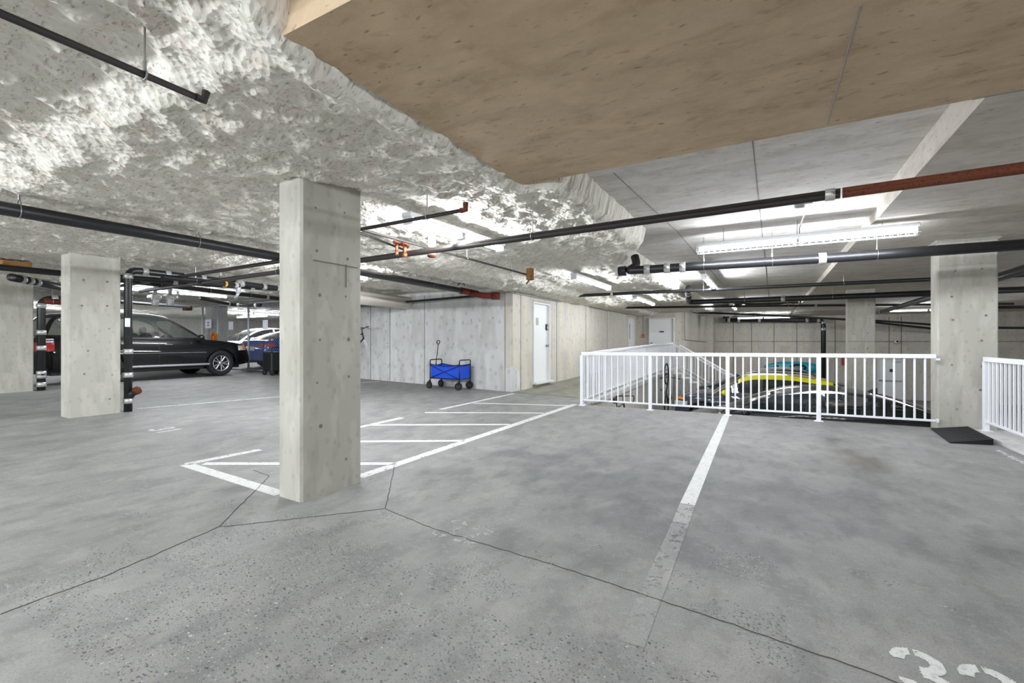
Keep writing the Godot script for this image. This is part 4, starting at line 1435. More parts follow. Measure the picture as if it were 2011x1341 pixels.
func cars():
	var s := suv_spec()
	var o := car(s, P(-15.07, floor_y(-15.07, 0), 6.1), PI / 2, "black sport utility car with silver running boards beside the columns")
	for sd in [-1, 1]:
		var m := MB.new()
		m.cbox(Vector3(0.1, 0.36, sd * 1.0), Vector3(2.0, 0.05, 0.14), 0.02)
		put(o, "running_board", m.mesh(), M.silver_trim)
		m = MB.new()
		m.cbox(Vector3(0.0, 0.7, sd * 0.975), Vector3(2.1, 0.014, 0.01), 0.003)
		put(o, "side_moulding", m.mesh(), M.chrome)
	o = car(sedan_spec(), P(0.6, low_y(10.25), 10.25), PI, "glossy black sedan just behind the front railing")
	o.rotation.x = 0.0
	o = car(crossover_spec(), P(-0.35, low_y(15.1), 15.1), PI, "dark grey crossover with a yellow roof and yellow mirror")
	var y := MB.new()
	y.cbox(Vector3(1.95, 0.5, 0.86), Vector3(0.26, 0.03, 0.03), 0.01)
	put(o, "accent_strip", y.mesh(), M.yellow_paint)
	s = sedan_spec(4.5, 1.42)
	s.paint = M.slate_paint; s.roof_paint = M.slate_paint
	car(s, P(0.1, low_y(17.6), 17.6), 0.0, "slate grey sedan parked tail first beside the stairs")
	s = crossover_spec()
	s.paint = M.slate_paint; s.roof_paint = M.slate_paint; s.mirror_paint = M.slate_paint
	s.rails = [0.2, -1.6]
	car(s, P(1.3, low_y(26.0), 26.0), 0.0, "grey crossover parked in front of the teal kayak")
	s = sedan_spec(4.6, 1.45)
	s.paint = M.blue_paint; s.roof_paint = M.blue_paint
	car(s, P(-16.25, floor_y(-16.25, 0), 12.05), PI / 2, "bright blue sedan behind the chain link fence")
	s = sedan_spec(4.7, 1.5)
	s.paint = M.white_paint; s.roof_paint = M.white_paint; s.pane = M.glass_dark
	car(s, P(-20.3, floor_y(-20.3, 0), 12.6), -PI / 2, "white sedan behind the chain link fence")
	# kayak hung on the far wall, deck towards the railing
	var hull := MB.new(true)
	var K := 3.0
	var kh := func(t): return pow(maxf(0.0, 1.0 - pow(absf(t), 2.6)), 0.75)
	var kg := func(sv, tv):
		var t: float = sv * 2.0 - 1.0
		var a: float = TAU * tv
		var wd: float = 0.33 * kh.call(t) + 0.004
		var dp: float = 0.16 * kh.call(t) + 0.004
		return Vector3(t * K / 2, sin(a) * wd, cos(a) * dp + 0.06 * t * t)
	hull.grid(kg, 40, 20, true)
	var mid := on_w(1558, 722, 30.78)
	var at := mid
	var ky := thing("kayak", "teal kayak with a black cockpit hung on the far wall", "kayak", at)
	ky.rotation = Vector3(-0.06, 0, 0)
	put(ky, "hull", hull.mesh(), M.teal)
	for q in [[0.22, 0.0, 0.42, 0.2], [-0.85, 0.0, 0.14, 0.13]]:
		var m := MB.new(true)
		m.lathe([Vector2(1.0, 0.0), Vector2(0.96, 0.03), Vector2(0.86, 0.03), Vector2(0.8, 0.0), Vector2(0.0, -0.02)], 24, Transform3D(Basis(Vector3.RIGHT, PI / 2).scaled_local(Vector3(q[2], 1.0, q[3])), Vector3(q[0], q[1], 0.165)))
		put(ky, "cockpit" if q[2] > 0.3 else "hatch", m.mesh(), M.rubber)
	var m2 := MB.new(true)
	m2.cbox(Vector3(0.22, 0.0, 0.2), Vector3(0.26, 0.2, 0.06), 0.03)
	put(ky, "seat", m2.mesh(), M.seat_pale)
	for x in [-0.95, 0.75]:
		m2 = MB.new(true)
		var t: float = x / (K / 2)
		var pts := []
		for k in 24:
			var an := TAU * k / 24
			pts.append(Vector3(x, sin(an) * (0.33 * kh.call(t) + 0.012), cos(an) * (0.16 * kh.call(t) + 0.012) + 0.06 * t * t))
		m2.loop(pts, 0.014, 6)
		put(ky, "strap", m2.mesh(), M.trim_black)

# ---------------------------------------------------------------- pipes

func along_path(pts: Array, t: float) -> Array:
	# [point, direction] at a share t of the path's length
	var total := 0.0
	for i in pts.size() - 1: total += pts[i].distance_to(pts[i + 1])
	var left := t * total
	for i in pts.size() - 1:
		var d: float = pts[i].distance_to(pts[i + 1])
		if left <= d or i == pts.size() - 2:
			return [pts[i].lerp(pts[i + 1], left / d), (pts[i + 1] - pts[i]).normalized()]
		left -= d
	return []

func rounded(pts: Array, r: float) -> Array:
	# fillets the corners of a path
	if pts.size() < 3: return pts
	var out := [pts[0]]
	for i in range(1, pts.size() - 1):
		var a: Vector3 = (pts[i - 1] - pts[i]).normalized(); var b: Vector3 = (pts[i + 1] - pts[i]).normalized()
		var q := minf(r, minf(pts[i].distance_to(pts[i - 1]), pts[i].distance_to(pts[i + 1])) * 0.45)
		var p0: Vector3 = pts[i] + a * q; var p1: Vector3 = pts[i] + b * q
		for k in 6:
			var t := k / 5.0
			out.append(p0.lerp(pts[i], t).lerp(pts[i].lerp(p1, t), t))
	out.append(pts[-1])
	return out

func pipe(label: String, pts: Array, r: float, mat: Material, hangers := [], bands := [], clevis := false, called := "ceiling_pipe", bandmat: Material = null) -> Node3D:
	var o := thing(called, label, "pipe", pts[0])
	var loc := []
	for p in pts: loc.append(p - pts[0])
	var m := MB.new(true)
	m.tube(rounded(loc, r * 2.6), r, 14)
	put(o, "pipe_run", m.mesh(), mat)
	for t in bands:
		var q := along_path(loc, t)
		m = MB.new(true)
		var d: Vector3 = q[1] * (0.5 * r + 0.012)
		m.tube([q[0] - d, q[0] + d], r * 1.16 + 0.002, 14)
		put(o, "coupling", m.mesh(), bandmat if bandmat else M.band)
	for t in hangers:
		var q := along_path(loc, t)
		var p: Vector3 = pts[0] + q[0]
		var top: float = ceiling_y(p.x, -p.z) - pts[0].y
		var lift := r * 1.7 if clevis else r
		if top - q[0].y < lift + 0.03: continue
		m = MB.new()
		m.tube([q[0] + Vector3(0, lift, 0), Vector3(q[0].x, top + 0.03, q[0].z)], 0.005, 6)
		m.tube([q[0] + Vector3(0, lift, 0), q[0] + Vector3(0, lift + 0.05, 0)], 0.009, 6)
		put(o, "hanger_rod", m.mesh(), M.steel)
		m = MB.new(true)
		var side: Vector3 = q[1].cross(Vector3.UP).normalized()
		var lp := []
		for k in 16:
			var a := TAU * k / 16
			var rr := r + 0.004
			var v: Vector3 = side * cos(a) * rr + Vector3.UP * sin(a) * rr
			if clevis and sin(a) > 0.0: v = side * cos(a) * rr * 0.9 + Vector3.UP * sin(a) * lift
			lp.append(q[0] + v)
		m.loop(lp, 0.005, 6)
		put(o, "hanger_loop", m.mesh(), M.steel)
	return o

func pipes():
	var y := 2.485
	# drain lines and sprinkler mains, traced along the two directions of the place
	var a := pipe("thick black drain pipe ending in a red iron fitting at the wagon wall", [P(-6.0, y, -1.0), P(-6.02, y, 3.0), P(-6.25, y - 0.01, 8.75)], 0.062, M.black_pipe, [0.25, 0.405, 0.66, 0.88], [], true)
	var m := MB.new(true)
	m.tube([P(-6.25, y - 0.01, 8.7), P(-6.27, y - 0.01, 9.0), P(-6.29, y - 0.01, 9.45)], [0.078, 0.072, 0.075], 14)
	m.tube([P(-6.27, y - 0.03, 9.05), P(-6.0, y - 0.09, 9.3), P(-5.75, y - 0.09, 9.5)], 0.07, 14)
	m.tube([P(-5.86, y - 0.09, 9.42), P(-5.7, y - 0.09, 9.54)], 0.088, 14)
	put(a, "red_fitting", m.mesh(), M.red_iron, move(-a.position), "rusty red cast fitting")
	m = MB.new()
	for s in [-1, 1]:
		beam(m, P(-6.1 - 0.1 * s, y + 0.08, 8.5), P(-6.1 + 0.1 * s, y + 0.3, 8.5), 0.03, 0.01)
	put(a, "cross_brace", m.mesh(), M.trim_black, move(-a.position))
	var t := 1.25 + EYE
	var p2 := pipe("thin brown sprinkler pipe with one hanger overhead", [P(-2.55, t, -5.0), P(-2.55, t, 1.24)], 0.0165, M.black_iron, [0.965])
	m = MB.new(true)
	m.tube([P(-2.55, t, 1.24), P(-2.55, t, 1.28), P(-2.55, t + 0.05, 1.29)], 0.02, 8)
	put(p2, "elbow", m.mesh(), M.black_iron, move(-p2.position))
	# main across the view, rusty beyond the joint
	y = 2.36
	var w0 := on_level(707, 512, y); var w1 := on_level(1650, 380, y); var w2 := on_level(2011, 330, y)
	var left := w0 + (w0 - w1).normalized() * 7.0
	a = pipe("long black sprinkler main crossing in front of the lamps", [left, w0, w1], 0.036, M.black_iron, [0.42, 0.535, 0.79], [0.995])
	pipe("rust-brown length of sprinkler main", [w1 + (w2 - w1) * 0.015, w2 + (w2 - w1) * 1.2], 0.037, M.rust_pipe)
	# branch with a brown elbow
	y = 2.4
	var b1 := on_level(905, 414, y)
	var b0 := on_level(712, 450, y)
	a = pipe("thin black branch pipe ending in a brown elbow under the foam", [b0 + (b0 - b1) * 0.55, b1], 0.017, M.black_iron, [0.8])
	m = MB.new(true)
	m.tube([b1, b1 + (b1 - b0).normalized() * 0.05, b1 + (b1 - b0).normalized() * 0.05 + Vector3(0, 0.06, 0)], 0.024, 10)
	put(a, "elbow", m.mesh(), M.rust_pipe, move(-a.position))
	y = 2.435
	a = pipe("thin conduit with copper valves running to the wooden block", [P(-3.68, y, 3.0), on_level(712, 452, y), on_level(1036, 540, y)], 0.014, M.black_iron, [0.55, 0.86])
	pipe("second thin conduit beside the copper valves", [P(-3.85, y - 0.02, 3.0), on_level(708, 458, y - 0.02), on_level(796, 492, y - 0.02)], 0.013, M.black_iron)
	for q in [[779, 478, 0.02], [795, 482, 0.03]]:
		var v := on_level(q[0], q[1], y)
		m = MB.new(true)
		m.tube([v + Vector3(0.02, 0.0, 0.06), v + Vector3(-0.02, 0, -0.06)], q[2], 10)
		m.tube([v, v + Vector3(0, -0.1, 0)], q[2] * 0.8, 10)
		m.tube([v + Vector3(0, -0.1, 0), v + Vector3(0, -0.14, 0)], q[2] * 1.1, 10)
		put(a, "copper_valve", m.mesh(), M.copper, move(-a.position))
	# white rods and the stub of white pipe near the lamp
	var sv := on_level(848, 478, 2.52)
	m = MB.new(true)
	m.lathe([Vector2(0.0, -0.16), Vector2(0.048, -0.16), Vector2(0.05, -0.12), Vector2(0.05, 0.16)], 14)
	var st := thing("pipe_stub", "short cream pipe stub sticking out of the foam", "pipe", sv)
	put(st, "stub", m.mesh(), M.pvc)
	m = MB.new(true)
	m.lathe([Vector2(0.0, -0.185), Vector2(0.04, -0.18), Vector2(0.056, -0.165), Vector2(0.056, -0.15), Vector2(0.05, -0.148)], 14)
	put(st, "rust_rim", m.mesh(), M.rust_pipe)
	# wide duct by the wall
	pipe("wide cream duct running into the wagon wall", [P(-8.75, 2.36, 7.2), P(-8.75, 2.36, 9.69)], 0.17, M.pvc, [], [], false, "round_duct")
	pipe("black pipe hugging the wagon wall below the duct", [P(-11.5, 2.02 + EYE - 1.0, 9.45), P(-5.9, 2.42, 9.4)], 0.03, M.black_pipe, [], [0.35], false, "wall_pipe")

	# right side: drain lines across the view
	y = 2.43
	var e0 := on_level(1232, 532, y)
	a = pipe("shiny black drain pipe below the caged lamp", [P(-1.9, y + 0.25, -e0.z + 0.15), P(-1.85, y + 0.08, -e0.z + 0.1), e0, on_level(1600, 509, y), on_level(2011, 483, y) + Vector3(2.5, 0, 0)], 0.066, M.black_pipe, [0.2, 0.32, 0.48], [0.09, 0.13, 0.16, 0.4])
	m = MB.new(true)
	m.tube([e0 + Vector3(-0.14, 0, 0), e0 + Vector3(-0.02, 0, 0)], 0.078, 14)
	put(a, "end_cap", m.mesh(), M.black_pipe, move(-a.position))
	y = EYE + 1.275
	a = pipe("black sprinkler main turning along the wall above the keypad door", [P(-5.3, y, 9.75), P(-5.3, y, 11.9), P(3.4, y, 12.4), P(11.5, y, 12.7)], 0.042, M.black_pipe, [0.06, 0.15, 0.32, 0.47], [0.2])
	m = MB.new(true)
	m.tube([P(-5.3, y, 9.78), P(-5.3, y, 11.86)], 0.0435, 14)
	put(a, "wall_length", m.mesh(), M.galv, move(-a.position), "greyed pipe length on the wall")
	pipe("grey conduit running under the main above the keypad door", [P(-5.37, y - 0.09, 9.72), P(-5.37, y - 0.09, 12.6)], 0.018, M.galv, [], [], false, "conduit")
	y = EYE + 1.2
	pipe("black drain pipe with two elbows over the yellow-roofed car", [on_level(1352, 580, y) + Vector3(0, 0.18, 0), on_level(1352, 594, y), on_level(1600, 585, y), on_level(1830, 576, y), on_level(2011, 569, y)], 0.075, M.black_pipe, [0.15, 0.4, 0.62], [0.04, 0.08, 0.5])
	y = EYE + 1.25
	pipe("thin black pipe over the walkway door and the sunken cars", [on_level(1214, 605, y), on_level(1500, 601, y), on_level(1990, 597, y)], 0.04, M.black_pipe, [0.12, 0.3, 0.45, 0.6], [0.02, 0.52])
	y = EYE + 1.3
	pipe("far black pipe slanting past the sunken column", [on_w(1344, 613, 24.0), on_w(1500, 619, 25.0), on_w(1664, 628, 27.0), on_w(1890, 652, 30.0)], 0.05, M.black_pipe, [0.2, 0.6], [0.03])
	pipe("second far pipe under the slanting one", [on_w(1718, 630, 28.0), on_w(1890, 642, 29.0)], 0.05, M.black_pipe)
	y = EYE + 1.15
	a = pipe("thick black pipe running away past the pale column", [P(3.85, y, 22.8), P(3.55, y, 9.0), P(3.5, y, 4.0)], 0.075, M.black_pipe, [0.2, 0.78], [0.02], true)
	# downpipe on the far wall with its level run
	var q0 := on_w(1425, 629, 30.0); var q1 := on_w(1617, 629, 30.0)
	pipe("black downpipe on the far wall behind the kayak", [q0, q1, P(q1.x, -1.6, 30.0)], 0.12, M.black_pipe, [], [0.02, 0.08, 0.2, 0.46, 0.52, 0.56, 0.6], false, "downpipe")
	pipe("thick black pipe run up under the far foam", [on_w(1420, 624, 29.0), on_w(1450, 618, 29.0), on_w(1480, 618, 29.0), on_w(1490, 624, 29.0)], 0.09, M.black_pipe, [], [0.2, 0.7])
	pipe("thin cross pipe above the ramp", [on_w(1958, 604, 20.0), on_w(2011, 606, 19.5) + Vector3(2, 0, 0)], 0.05, M.black_pipe)
	pipe("thin lower pipe above the ramp", [on_w(1958, 644, 26.0), on_w(2011, 647, 25.5) + Vector3(2, 0, 0)], 0.05, M.black_pipe)

	# left side: drain header, riser at the column, sprinkler crossings
	y = 2.46
	var rise := on_floor(243, 806)
	rise = P(-9.13, rise.y, 3.43)
	a = pipe("black drain riser strapped beside the second column with its bent header", [rise, Vector3(rise.x, y, rise.z), P(-9.2, y, 4.6), P(-9.35, y - 0.01, 6.0), P(-9.3, y - 0.02, 9.6)], 0.056, M.black_pipe, [0.45, 0.6, 0.8], [0.02, 0.07, 0.115, 0.26, 0.3, 0.34, 0.375, 0.41, 0.5, 0.56, 0.6, 0.63], true, "drain_riser")
	m = MB.new(true)
	m.tube([Vector3(0, 0.2, 0), Vector3(0.04, 0.28, -0.03), Vector3(0.1, 0.33, -0.07)], 0.055, 12)
	put(a, "cleanout_branch", m.mesh(), M.black_pipe)
	m = MB.new(true)
	m.tube([Vector3(0.09, 0.325, -0.065), Vector3(0.13, 0.35, -0.09)], 0.066, 12)
	put(a, "cleanout_cap", m.mesh(), M.rust_pipe)
	m = MB.new()
	m.box(Vector3(0.06, 1.45, 0.03), Vector3(0.004, 0.14, 0.07))
	put(a, "paper_tag", m.mesh(), M.paper)
	pipe("black branch drain joining the bent header", [P(-9.9, y - 0.05, 3.6), P(-9.5, y - 0.05, 5.2), P(-9.37, y - 0.02, 6.2)], 0.05, M.black_pipe, [], [0.3, 0.4, 0.6, 0.8])
	pipe("black riser beside the column with the faded red mark", [P(-13.5, 0.25, 3.56), P(-13.5, 2.2, 3.56), P(-13.55, 2.24, 4.6)], 0.07, M.black_pipe, [], [0.04, 0.1, 0.12, 0.3, 0.41, 0.6, 0.72], false, "drain_riser")
	pipe("straight black main passing behind the second column", [P(-10.3, 2.43, 0.0), P(-10.35, 2.43, 3.1), P(-11.8, 2.44, 9.0)], 0.05, M.black_pipe, [0.5, 0.62, 0.74, 0.86], [0.8])
	pipe("short black drain with a capped end near the block of wood", [on_level(22, 545, 2.32), on_level(122, 565, 2.32), on_level(240, 588, 2.32)], 0.062, M.black_pipe, [0.35], [0.06, 0.11, 0.16], true)
	var s0 := on_level(250, 560, 2.42); var s1 := on_level(552, 513, 2.42)
	pipe("thin black pipe crossing above the bent header", [s0 + (s0 - s1) * 0.6, s1 + (s1 - s0) * 0.15], 0.028, M.black_iron, [0.45], [])
	a = pipe("black pipe with a yellow band and a valve at its end", [on_level(318, 544, 2.38), on_level(470, 561, 2.38)], 0.045, M.black_pipe, [0.4], [0.95])
	m = MB.new(true)
	var yb := along_path([on_level(318, 544, 2.38), on_level(470, 561, 2.38)], 0.8)
	m.tube([yb[0] - yb[1] * 0.02, yb[0] + yb[1] * 0.02], 0.049, 12)
	put(a, "yellow_band", m.mesh(), M.bollard, move(-a.position))
	var vv := on_level(468, 562, 2.38)
	m = MB.new(true)
	m.tube([vv + Vector3(0, 0.1, 0), vv + Vector3(0, -0.14, 0)], 0.045, 10)
	m.tube([vv + Vector3(0.08, 0.04, 0.05), vv + Vector3(-0.1, -0.04, -0.05)], 0.05, 10)
	m.tube([vv + Vector3(0, -0.14, 0), vv + Vector3(-0.1, -0.24, 0)], 0.026, 8)
	put(a, "valve_body", m.mesh(), M.galv, move(-a.position))
	for q in [[305, 586], [334, 586]]:
		var c := on_level(q[0], q[1], 2.26)
		var o := thing("pipe_valve", "galvanised valve cluster under the foam, the one %s" % ("beside the drain riser" if q[0] < 320 else "over the car windscreen"), "valve", c, "valve clusters by the black car")
		m = MB.new(true)
		m.tube([Vector3(0, 0.34, 0), Vector3(0, 0.06, 0)], 0.04, 8)
		m.tube([Vector3(0, 0.08, 0), Vector3(0, -0.16, 0)], 0.07, 10)
		put(o, "valve_body", m.mesh(), M.galv)
		m = MB.new(true)
		m.tube([Vector3(-0.14, 0.02, 0.06), Vector3(0.14, 0.02, -0.06)], 0.06, 10)
		put(o, "flange", m.mesh(), M.band)
	pipe("low black pipe running behind the roof of the black car", [on_level(236, 593, 2.2), on_level(372, 603, 2.2)], 0.04, M.black_pipe)
	pipe("black pipe bending down in front of the fence", [on_level(395, 586, 2.3), on_level(460, 599, 2.3), on_level(512, 600, 2.27)], 0.045, M.black_pipe, [], [0.55, 0.75, 0.95])
	pipe("reddish pipe beyond the rear of the black car", [on_level(88, 592, 2.1), on_level(125, 594, 2.1)], 0.06, M.red_iron, [0.4])

# ---------------------------------------------------------------- the folding wagon

func wagon():
	var base := P(-7.02, floor_y(-7.02, 0), 9.31)
	var o := thing("folding_wagon", "blue cloth folding wagon with a black frame against the concrete wall", "wagon", base)
	var hx := 0.455; var hz := 0.235
	for sx in [-1, 1]:
		for sz in [-1, 1]:
			var m := MB.new(true)
			m.tube([Vector3(sx * hx, 0.2, sz * hz), Vector3(sx * hx, 0.66, sz * hz)], 0.0125, 8)
			put(o, "post", m.mesh(), M.trim_black)
			m = MB.new(true)
			var turn := Transform3D(Basis(Vector3.UP, 0.35 * sx + 0.2) * Basis(Vector3.RIGHT, PI / 2), Vector3(sx * hx - 0.03, 0.095, sz * hz))
			m.lathe([Vector2(0.03, -0.024), Vector2(0.085, -0.024), Vector2(0.095, -0.014), Vector2(0.095, 0.014), Vector2(0.085, 0.024), Vector2(0.07, 0.022), Vector2(0.066, 0.012), Vector2(0.02, 0.016), Vector2(0.0, 0.02)], 20, turn)
			m.lathe([Vector2(0.0, -0.02), Vector2(0.066, -0.016), Vector2(0.085, -0.024)], 20, turn)
			var wh := put(o, "wheel", m.mesh(), M.tyre)
			m = MB.new(true)
			m.lathe([Vector2(0.0, 0.024), Vector2(0.02, 0.022), Vector2(0.06, 0.018), Vector2(0.062, 0.01)], 14, turn)
			put(wh, "hub", m.mesh(), M.seat)
			m = MB.new()
			m.cbox(Vector3(sx * hx - 0.012, 0.165, sz * hz), Vector3(0.035, 0.11, 0.06), 0.008)
			put(o, "fork", m.mesh(), M.trim_black)
		# loop handle over each end
		var m := MB.new(true)
		m.tube(rounded([Vector3(sx * hx, 0.6, -hz), Vector3(sx * hx, 0.735, -hz), Vector3(sx * hx, 0.735, hz), Vector3(sx * hx, 0.6, hz)], 0.05), 0.014, 8)
		put(o, "end_handle", m.mesh(), M.trim_black)
	# cloth tub: four sagging sides and a floor
	for sz in [-1, 1]:
		var m := MB.new(true)
		var f := func(s, t):
			var x := lerpf(-hx + 0.01, hx - 0.01, s)
			var sag := 0.05 * sin(PI * s)
			var y := lerpf(0.27 - 0.02 * sin(PI * s), 0.63 - sag, t)
			return Vector3(x, y, sz * (hz - 0.016 + 0.02 * sin(PI * s) * sin(PI * t)))
		m.grid(f, 14, 6, sz > 0)
		put(o, "cloth_side", m.mesh(), M.blue_cloth)
		m = MB.new(true)
		var hem := []
		for k in 15: hem.append(f.call(k / 14.0, 0.985) + Vector3(0, 0, sz * 0.004))
		m.tube(hem, 0.011, 6)
		put(o, "hem", m.mesh(), M.navy_cloth)
		for d in [[0.27, 0.6], [0.6, 0.27]]:
			m = MB.new(true)
			m.tube([Vector3(-hx, d[0], sz * (hz + 0.012)), Vector3(hx, d[1], sz * (hz + 0.012))], 0.008, 6)
			put(o, "cross_bar", m.mesh(), M.trim_black)
		m = MB.new(true)
		m.tube([Vector3(-hx, 0.27, sz * hz), Vector3(hx, 0.27, sz * hz)], 0.011, 6)
		put(o, "lower_bar", m.mesh(), M.trim_black)
	for sx in [-1, 1]:
		var m := MB.new(true)
		var f := func(s, t):
			return Vector3(sx * (hx - 0.016), lerpf(0.27, 0.63 - 0.035 * sin(PI * s), t), lerpf(-hz + 0.01, hz - 0.01, s))
		m.grid(f, 8, 4, sx < 0)
		put(o, "cloth_end", m.mesh(), M.blue_cloth)
		m = MB.new(true)
		var hem := []
		for k in 9: hem.append(f.call(k / 8.0, 0.98))
		m.tube(hem, 0.011, 6)
		put(o, "hem", m.mesh(), M.navy_cloth)
	var m := MB.new()
	m.cbox(Vector3(0, 0.265, 0), Vector3(hx * 2 - 0.03, 0.02, hz * 2 - 0.04), 0.005)
	put(o, "cloth_floor", m.mesh(), M.navy_cloth)
	m = MB.new(true)
	m.tube([Vector3(-hx + 0.02, 0.3, 0.02), Vector3(-hx + 0.015, 0.64, 0.02)], 0.016, 8)
	m.tube([Vector3(-hx + 0.015, 0.62, 0.02), Vector3(-hx + 0.085, 1.12, 0.02)], 0.0095, 8)
	put(o, "pull_bar", m.mesh(), M.trim_black)
	m = MB.new(true)
	m.loop([Vector3(-hx + 0.085, 1.115, 0.02), Vector3(-hx + 0.055, 1.15, 0.02), Vector3(-hx + 0.042, 1.19, 0.02), Vector3(-hx + 0.055, 1.215, 0.02), Vector3(-hx + 0.09, 1.222, 0.02), Vector3(-hx + 0.128, 1.215, 0.02), Vector3(-hx + 0.14, 1.19, 0.02), Vector3(-hx + 0.118, 1.15, 0.02)], 0.011, 8)
	put(o, "grip", m.mesh(), M.trim_black)

# ---------------------------------------------------------------- bicycles

func bicycle(label: String, at: Transform3D, frame_mat: Material, flat_bar := true, steer := 0.0, front_wheel := true) -> Node3D:
	# local x forward, y up from the ground, z across
	var o := thing("bicycle", label, "bicycle", Vector3.ZERO, "bicycles")
	o.transform = at
	var R := 0.335
	var pivot := Vector3(0.35, 0, 0)
	var turned := Transform3D(Basis(Vector3.UP, steer), pivot - Basis(Vector3.UP, steer) * pivot)
	for q in [[-0.51, "rear_wheel"], [0.53, "front_wheel"]]:
		if q[0] > 0.0 and not front_wheel: continue
		var pts := []
		for k in 36: pts.append(Vector3(q[0] + cos(TAU * k / 36) * R, R + sin(TAU * k / 36) * R, 0))
		var m := MB.new(true)
		m.loop(pts, 0.021, 7)
		var wh := put(o, q[1], m.mesh(), M.tyre, turned if q[0] > 0.0 else Transform3D.IDENTITY)
		pts = []
		for k in 36: pts.append(Vector3(q[0] + cos(TAU * k / 36) * (R - 0.028), R + sin(TAU * k / 36) * (R - 0.028), 0))
		m = MB.new(true)
		m.loop(pts, 0.011, 5)
		m.tube([Vector3(q[0], R, -0.045), Vector3(q[0], R, 0.045)], 0.022, 8)
		put(wh, "rim", m.mesh(), M.dark_plastic)
		m = MB.new()
		for k in 18:
			var a := TAU * k / 18
			m.tube([Vector3(q[0], R, 0.03 if k % 2 else -0.03), Vector3(q[0] + cos(a) * (R - 0.03), R + sin(a) * (R - 0.03), 0)], 0.0013, 3, false)
		put(wh, "spokes", m.mesh(), M.steel)
	var bb := Vector3(-0.09, 0.28, 0); var st := Vector3(-0.22, 0.78, 0); var hd := Vector3(0.33, 0.82, 0); var hl := Vector3(0.37, 0.7, 0)
	var m := MB.new(true)
	for q in [[bb, st, 0.016], [st, hd, 0.017], [bb, hl, 0.021], [hd + Vector3(-0.01, 0.03, 0), hl + Vector3(0.01, -0.03, 0), 0.02]]: m.tube([q[0], q[1]], q[2], 8)
	for sd in [-1, 1]:
		m.tube([bb, Vector3(-0.51, R, sd * 0.055)], 0.01, 6)
		m.tube([st + Vector3(0, -0.02, 0), Vector3(-0.51, R, sd * 0.055)], 0.008, 6)
	put(o, "frame", m.mesh(), frame_mat)
	m = MB.new(true)
	for sd in [-1, 1]: m.tube([hl + Vector3(0.015, -0.04, sd * 0.03), Vector3(0.45, 0.52, sd * 0.05), Vector3(0.53, R, sd * 0.055)], 0.012, 6)
	put(o, "fork", m.mesh(), M.white_metal if not front_wheel else frame_mat, turned)
	m = MB.new(true)
	m.tube([hd, Vector3(0.31, 0.95, 0), Vector3(0.38, 0.99, 0)], 0.014, 8)
	if flat_bar:
		m.tube([Vector3(0.33, 1.02, -0.32), Vector3(0.36, 1.0, -0.1), Vector3(0.38, 0.99, 0), Vector3(0.36, 1.0, 0.1), Vector3(0.33, 1.02, 0.32)], 0.012, 8)
		for sd in [-1, 1]:
			m.tube([Vector3(0.335, 1.015, sd * 0.2), Vector3(0.328, 1.021, sd * 0.33)], 0.018, 8)
			m.tube([Vector3(0.38, 0.98, sd * 0.17), Vector3(0.42, 0.97, sd * 0.2), Vector3(0.4, 0.96, sd * 0.3)], 0.006, 5)
	else:
		for sd in [-1, 1]: m.tube([Vector3(0.38, 0.99, 0), Vector3(0.38, 0.99, sd * 0.2), Vector3(0.48, 0.985, sd * 0.21), Vector3(0.52, 0.92, sd * 0.21), Vector3(0.46, 0.85, sd * 0.21), Vector3(0.38, 0.85, sd * 0.21)], 0.013, 8)
	put(o, "handlebar", m.mesh(), M.trim_black, turned)
	m = MB.new(true)
	m.tube([st, Vector3(-0.25, 0.93, 0)], 0.013, 8)
	put(o, "seat_post", m.mesh(), M.trim_black)
	m = MB.new(true)
	m.tube([Vector3(-0.4, 0.95, 0), Vector3(-0.3, 0.955, 0), Vector3(-0.18, 0.95, 0), Vector3(-0.08, 0.94, 0)], [0.05, 0.07, 0.035, 0.018], 10)
	put(o, "saddle", m.mesh(), M.rubber)
	m = MB.new(true)
	m.lathe([Vector2(0.0, 0.003), Vector2(0.09, 0.003), Vector2(0.09, -0.003), Vector2(0.0, -0.003)], 20, Transform3D(Basis(Vector3.RIGHT, PI / 2), bb + Vector3(0, 0, 0.045)))
	for sd in [-1, 1]:
		m.tube([bb + Vector3(0, 0, sd * 0.06), bb + Vector3(sd * 0.12, -0.12, sd * 0.075)], 0.01, 6)
		m.box(bb + Vector3(sd * 0.12, -0.12, sd * 0.12), Vector3(0.09, 0.02, 0.08))
	put(o, "crank", m.mesh(), M.steel)
	return o

func bikes():
	# hung high on the wagon wall, its bar showing past the square column
	var h := on_w(713, 644, 9.35)
	bicycle("black bicycle without a front wheel hung on the wagon wall", Transform3D(Basis.IDENTITY, Vector3(h.x - 0.35, h.y - 1.0, -9.35)), M.trim_black, true, 1.35, false)
	# leaning at the foot of the walkway wall
	var a := on_u(1228, 779, -2.98)
	var w := -a.z
	bicycle("dark bicycle with dropped bars at the foot of the walkway wall", Transform3D(Basis(Vector3.UP, PI / 2) * Basis(Vector3.RIGHT, -0.08), P(-2.95, low_y(w) , w - 0.35)), M.trim_black, false)
	# standing on its rear wheel, flat along the wall
	w = 15.2
	bicycle("black bicycle standing upright along the walkway wall", Transform3D(Basis(Vector3(0, 1, 0), Vector3(0, 0, -1), Vector3(-1, 0, 0)), P(-2.9, low_y(w) + 0.87, w)), M.trim_black)

# ---------------------------------------------------------------- fence

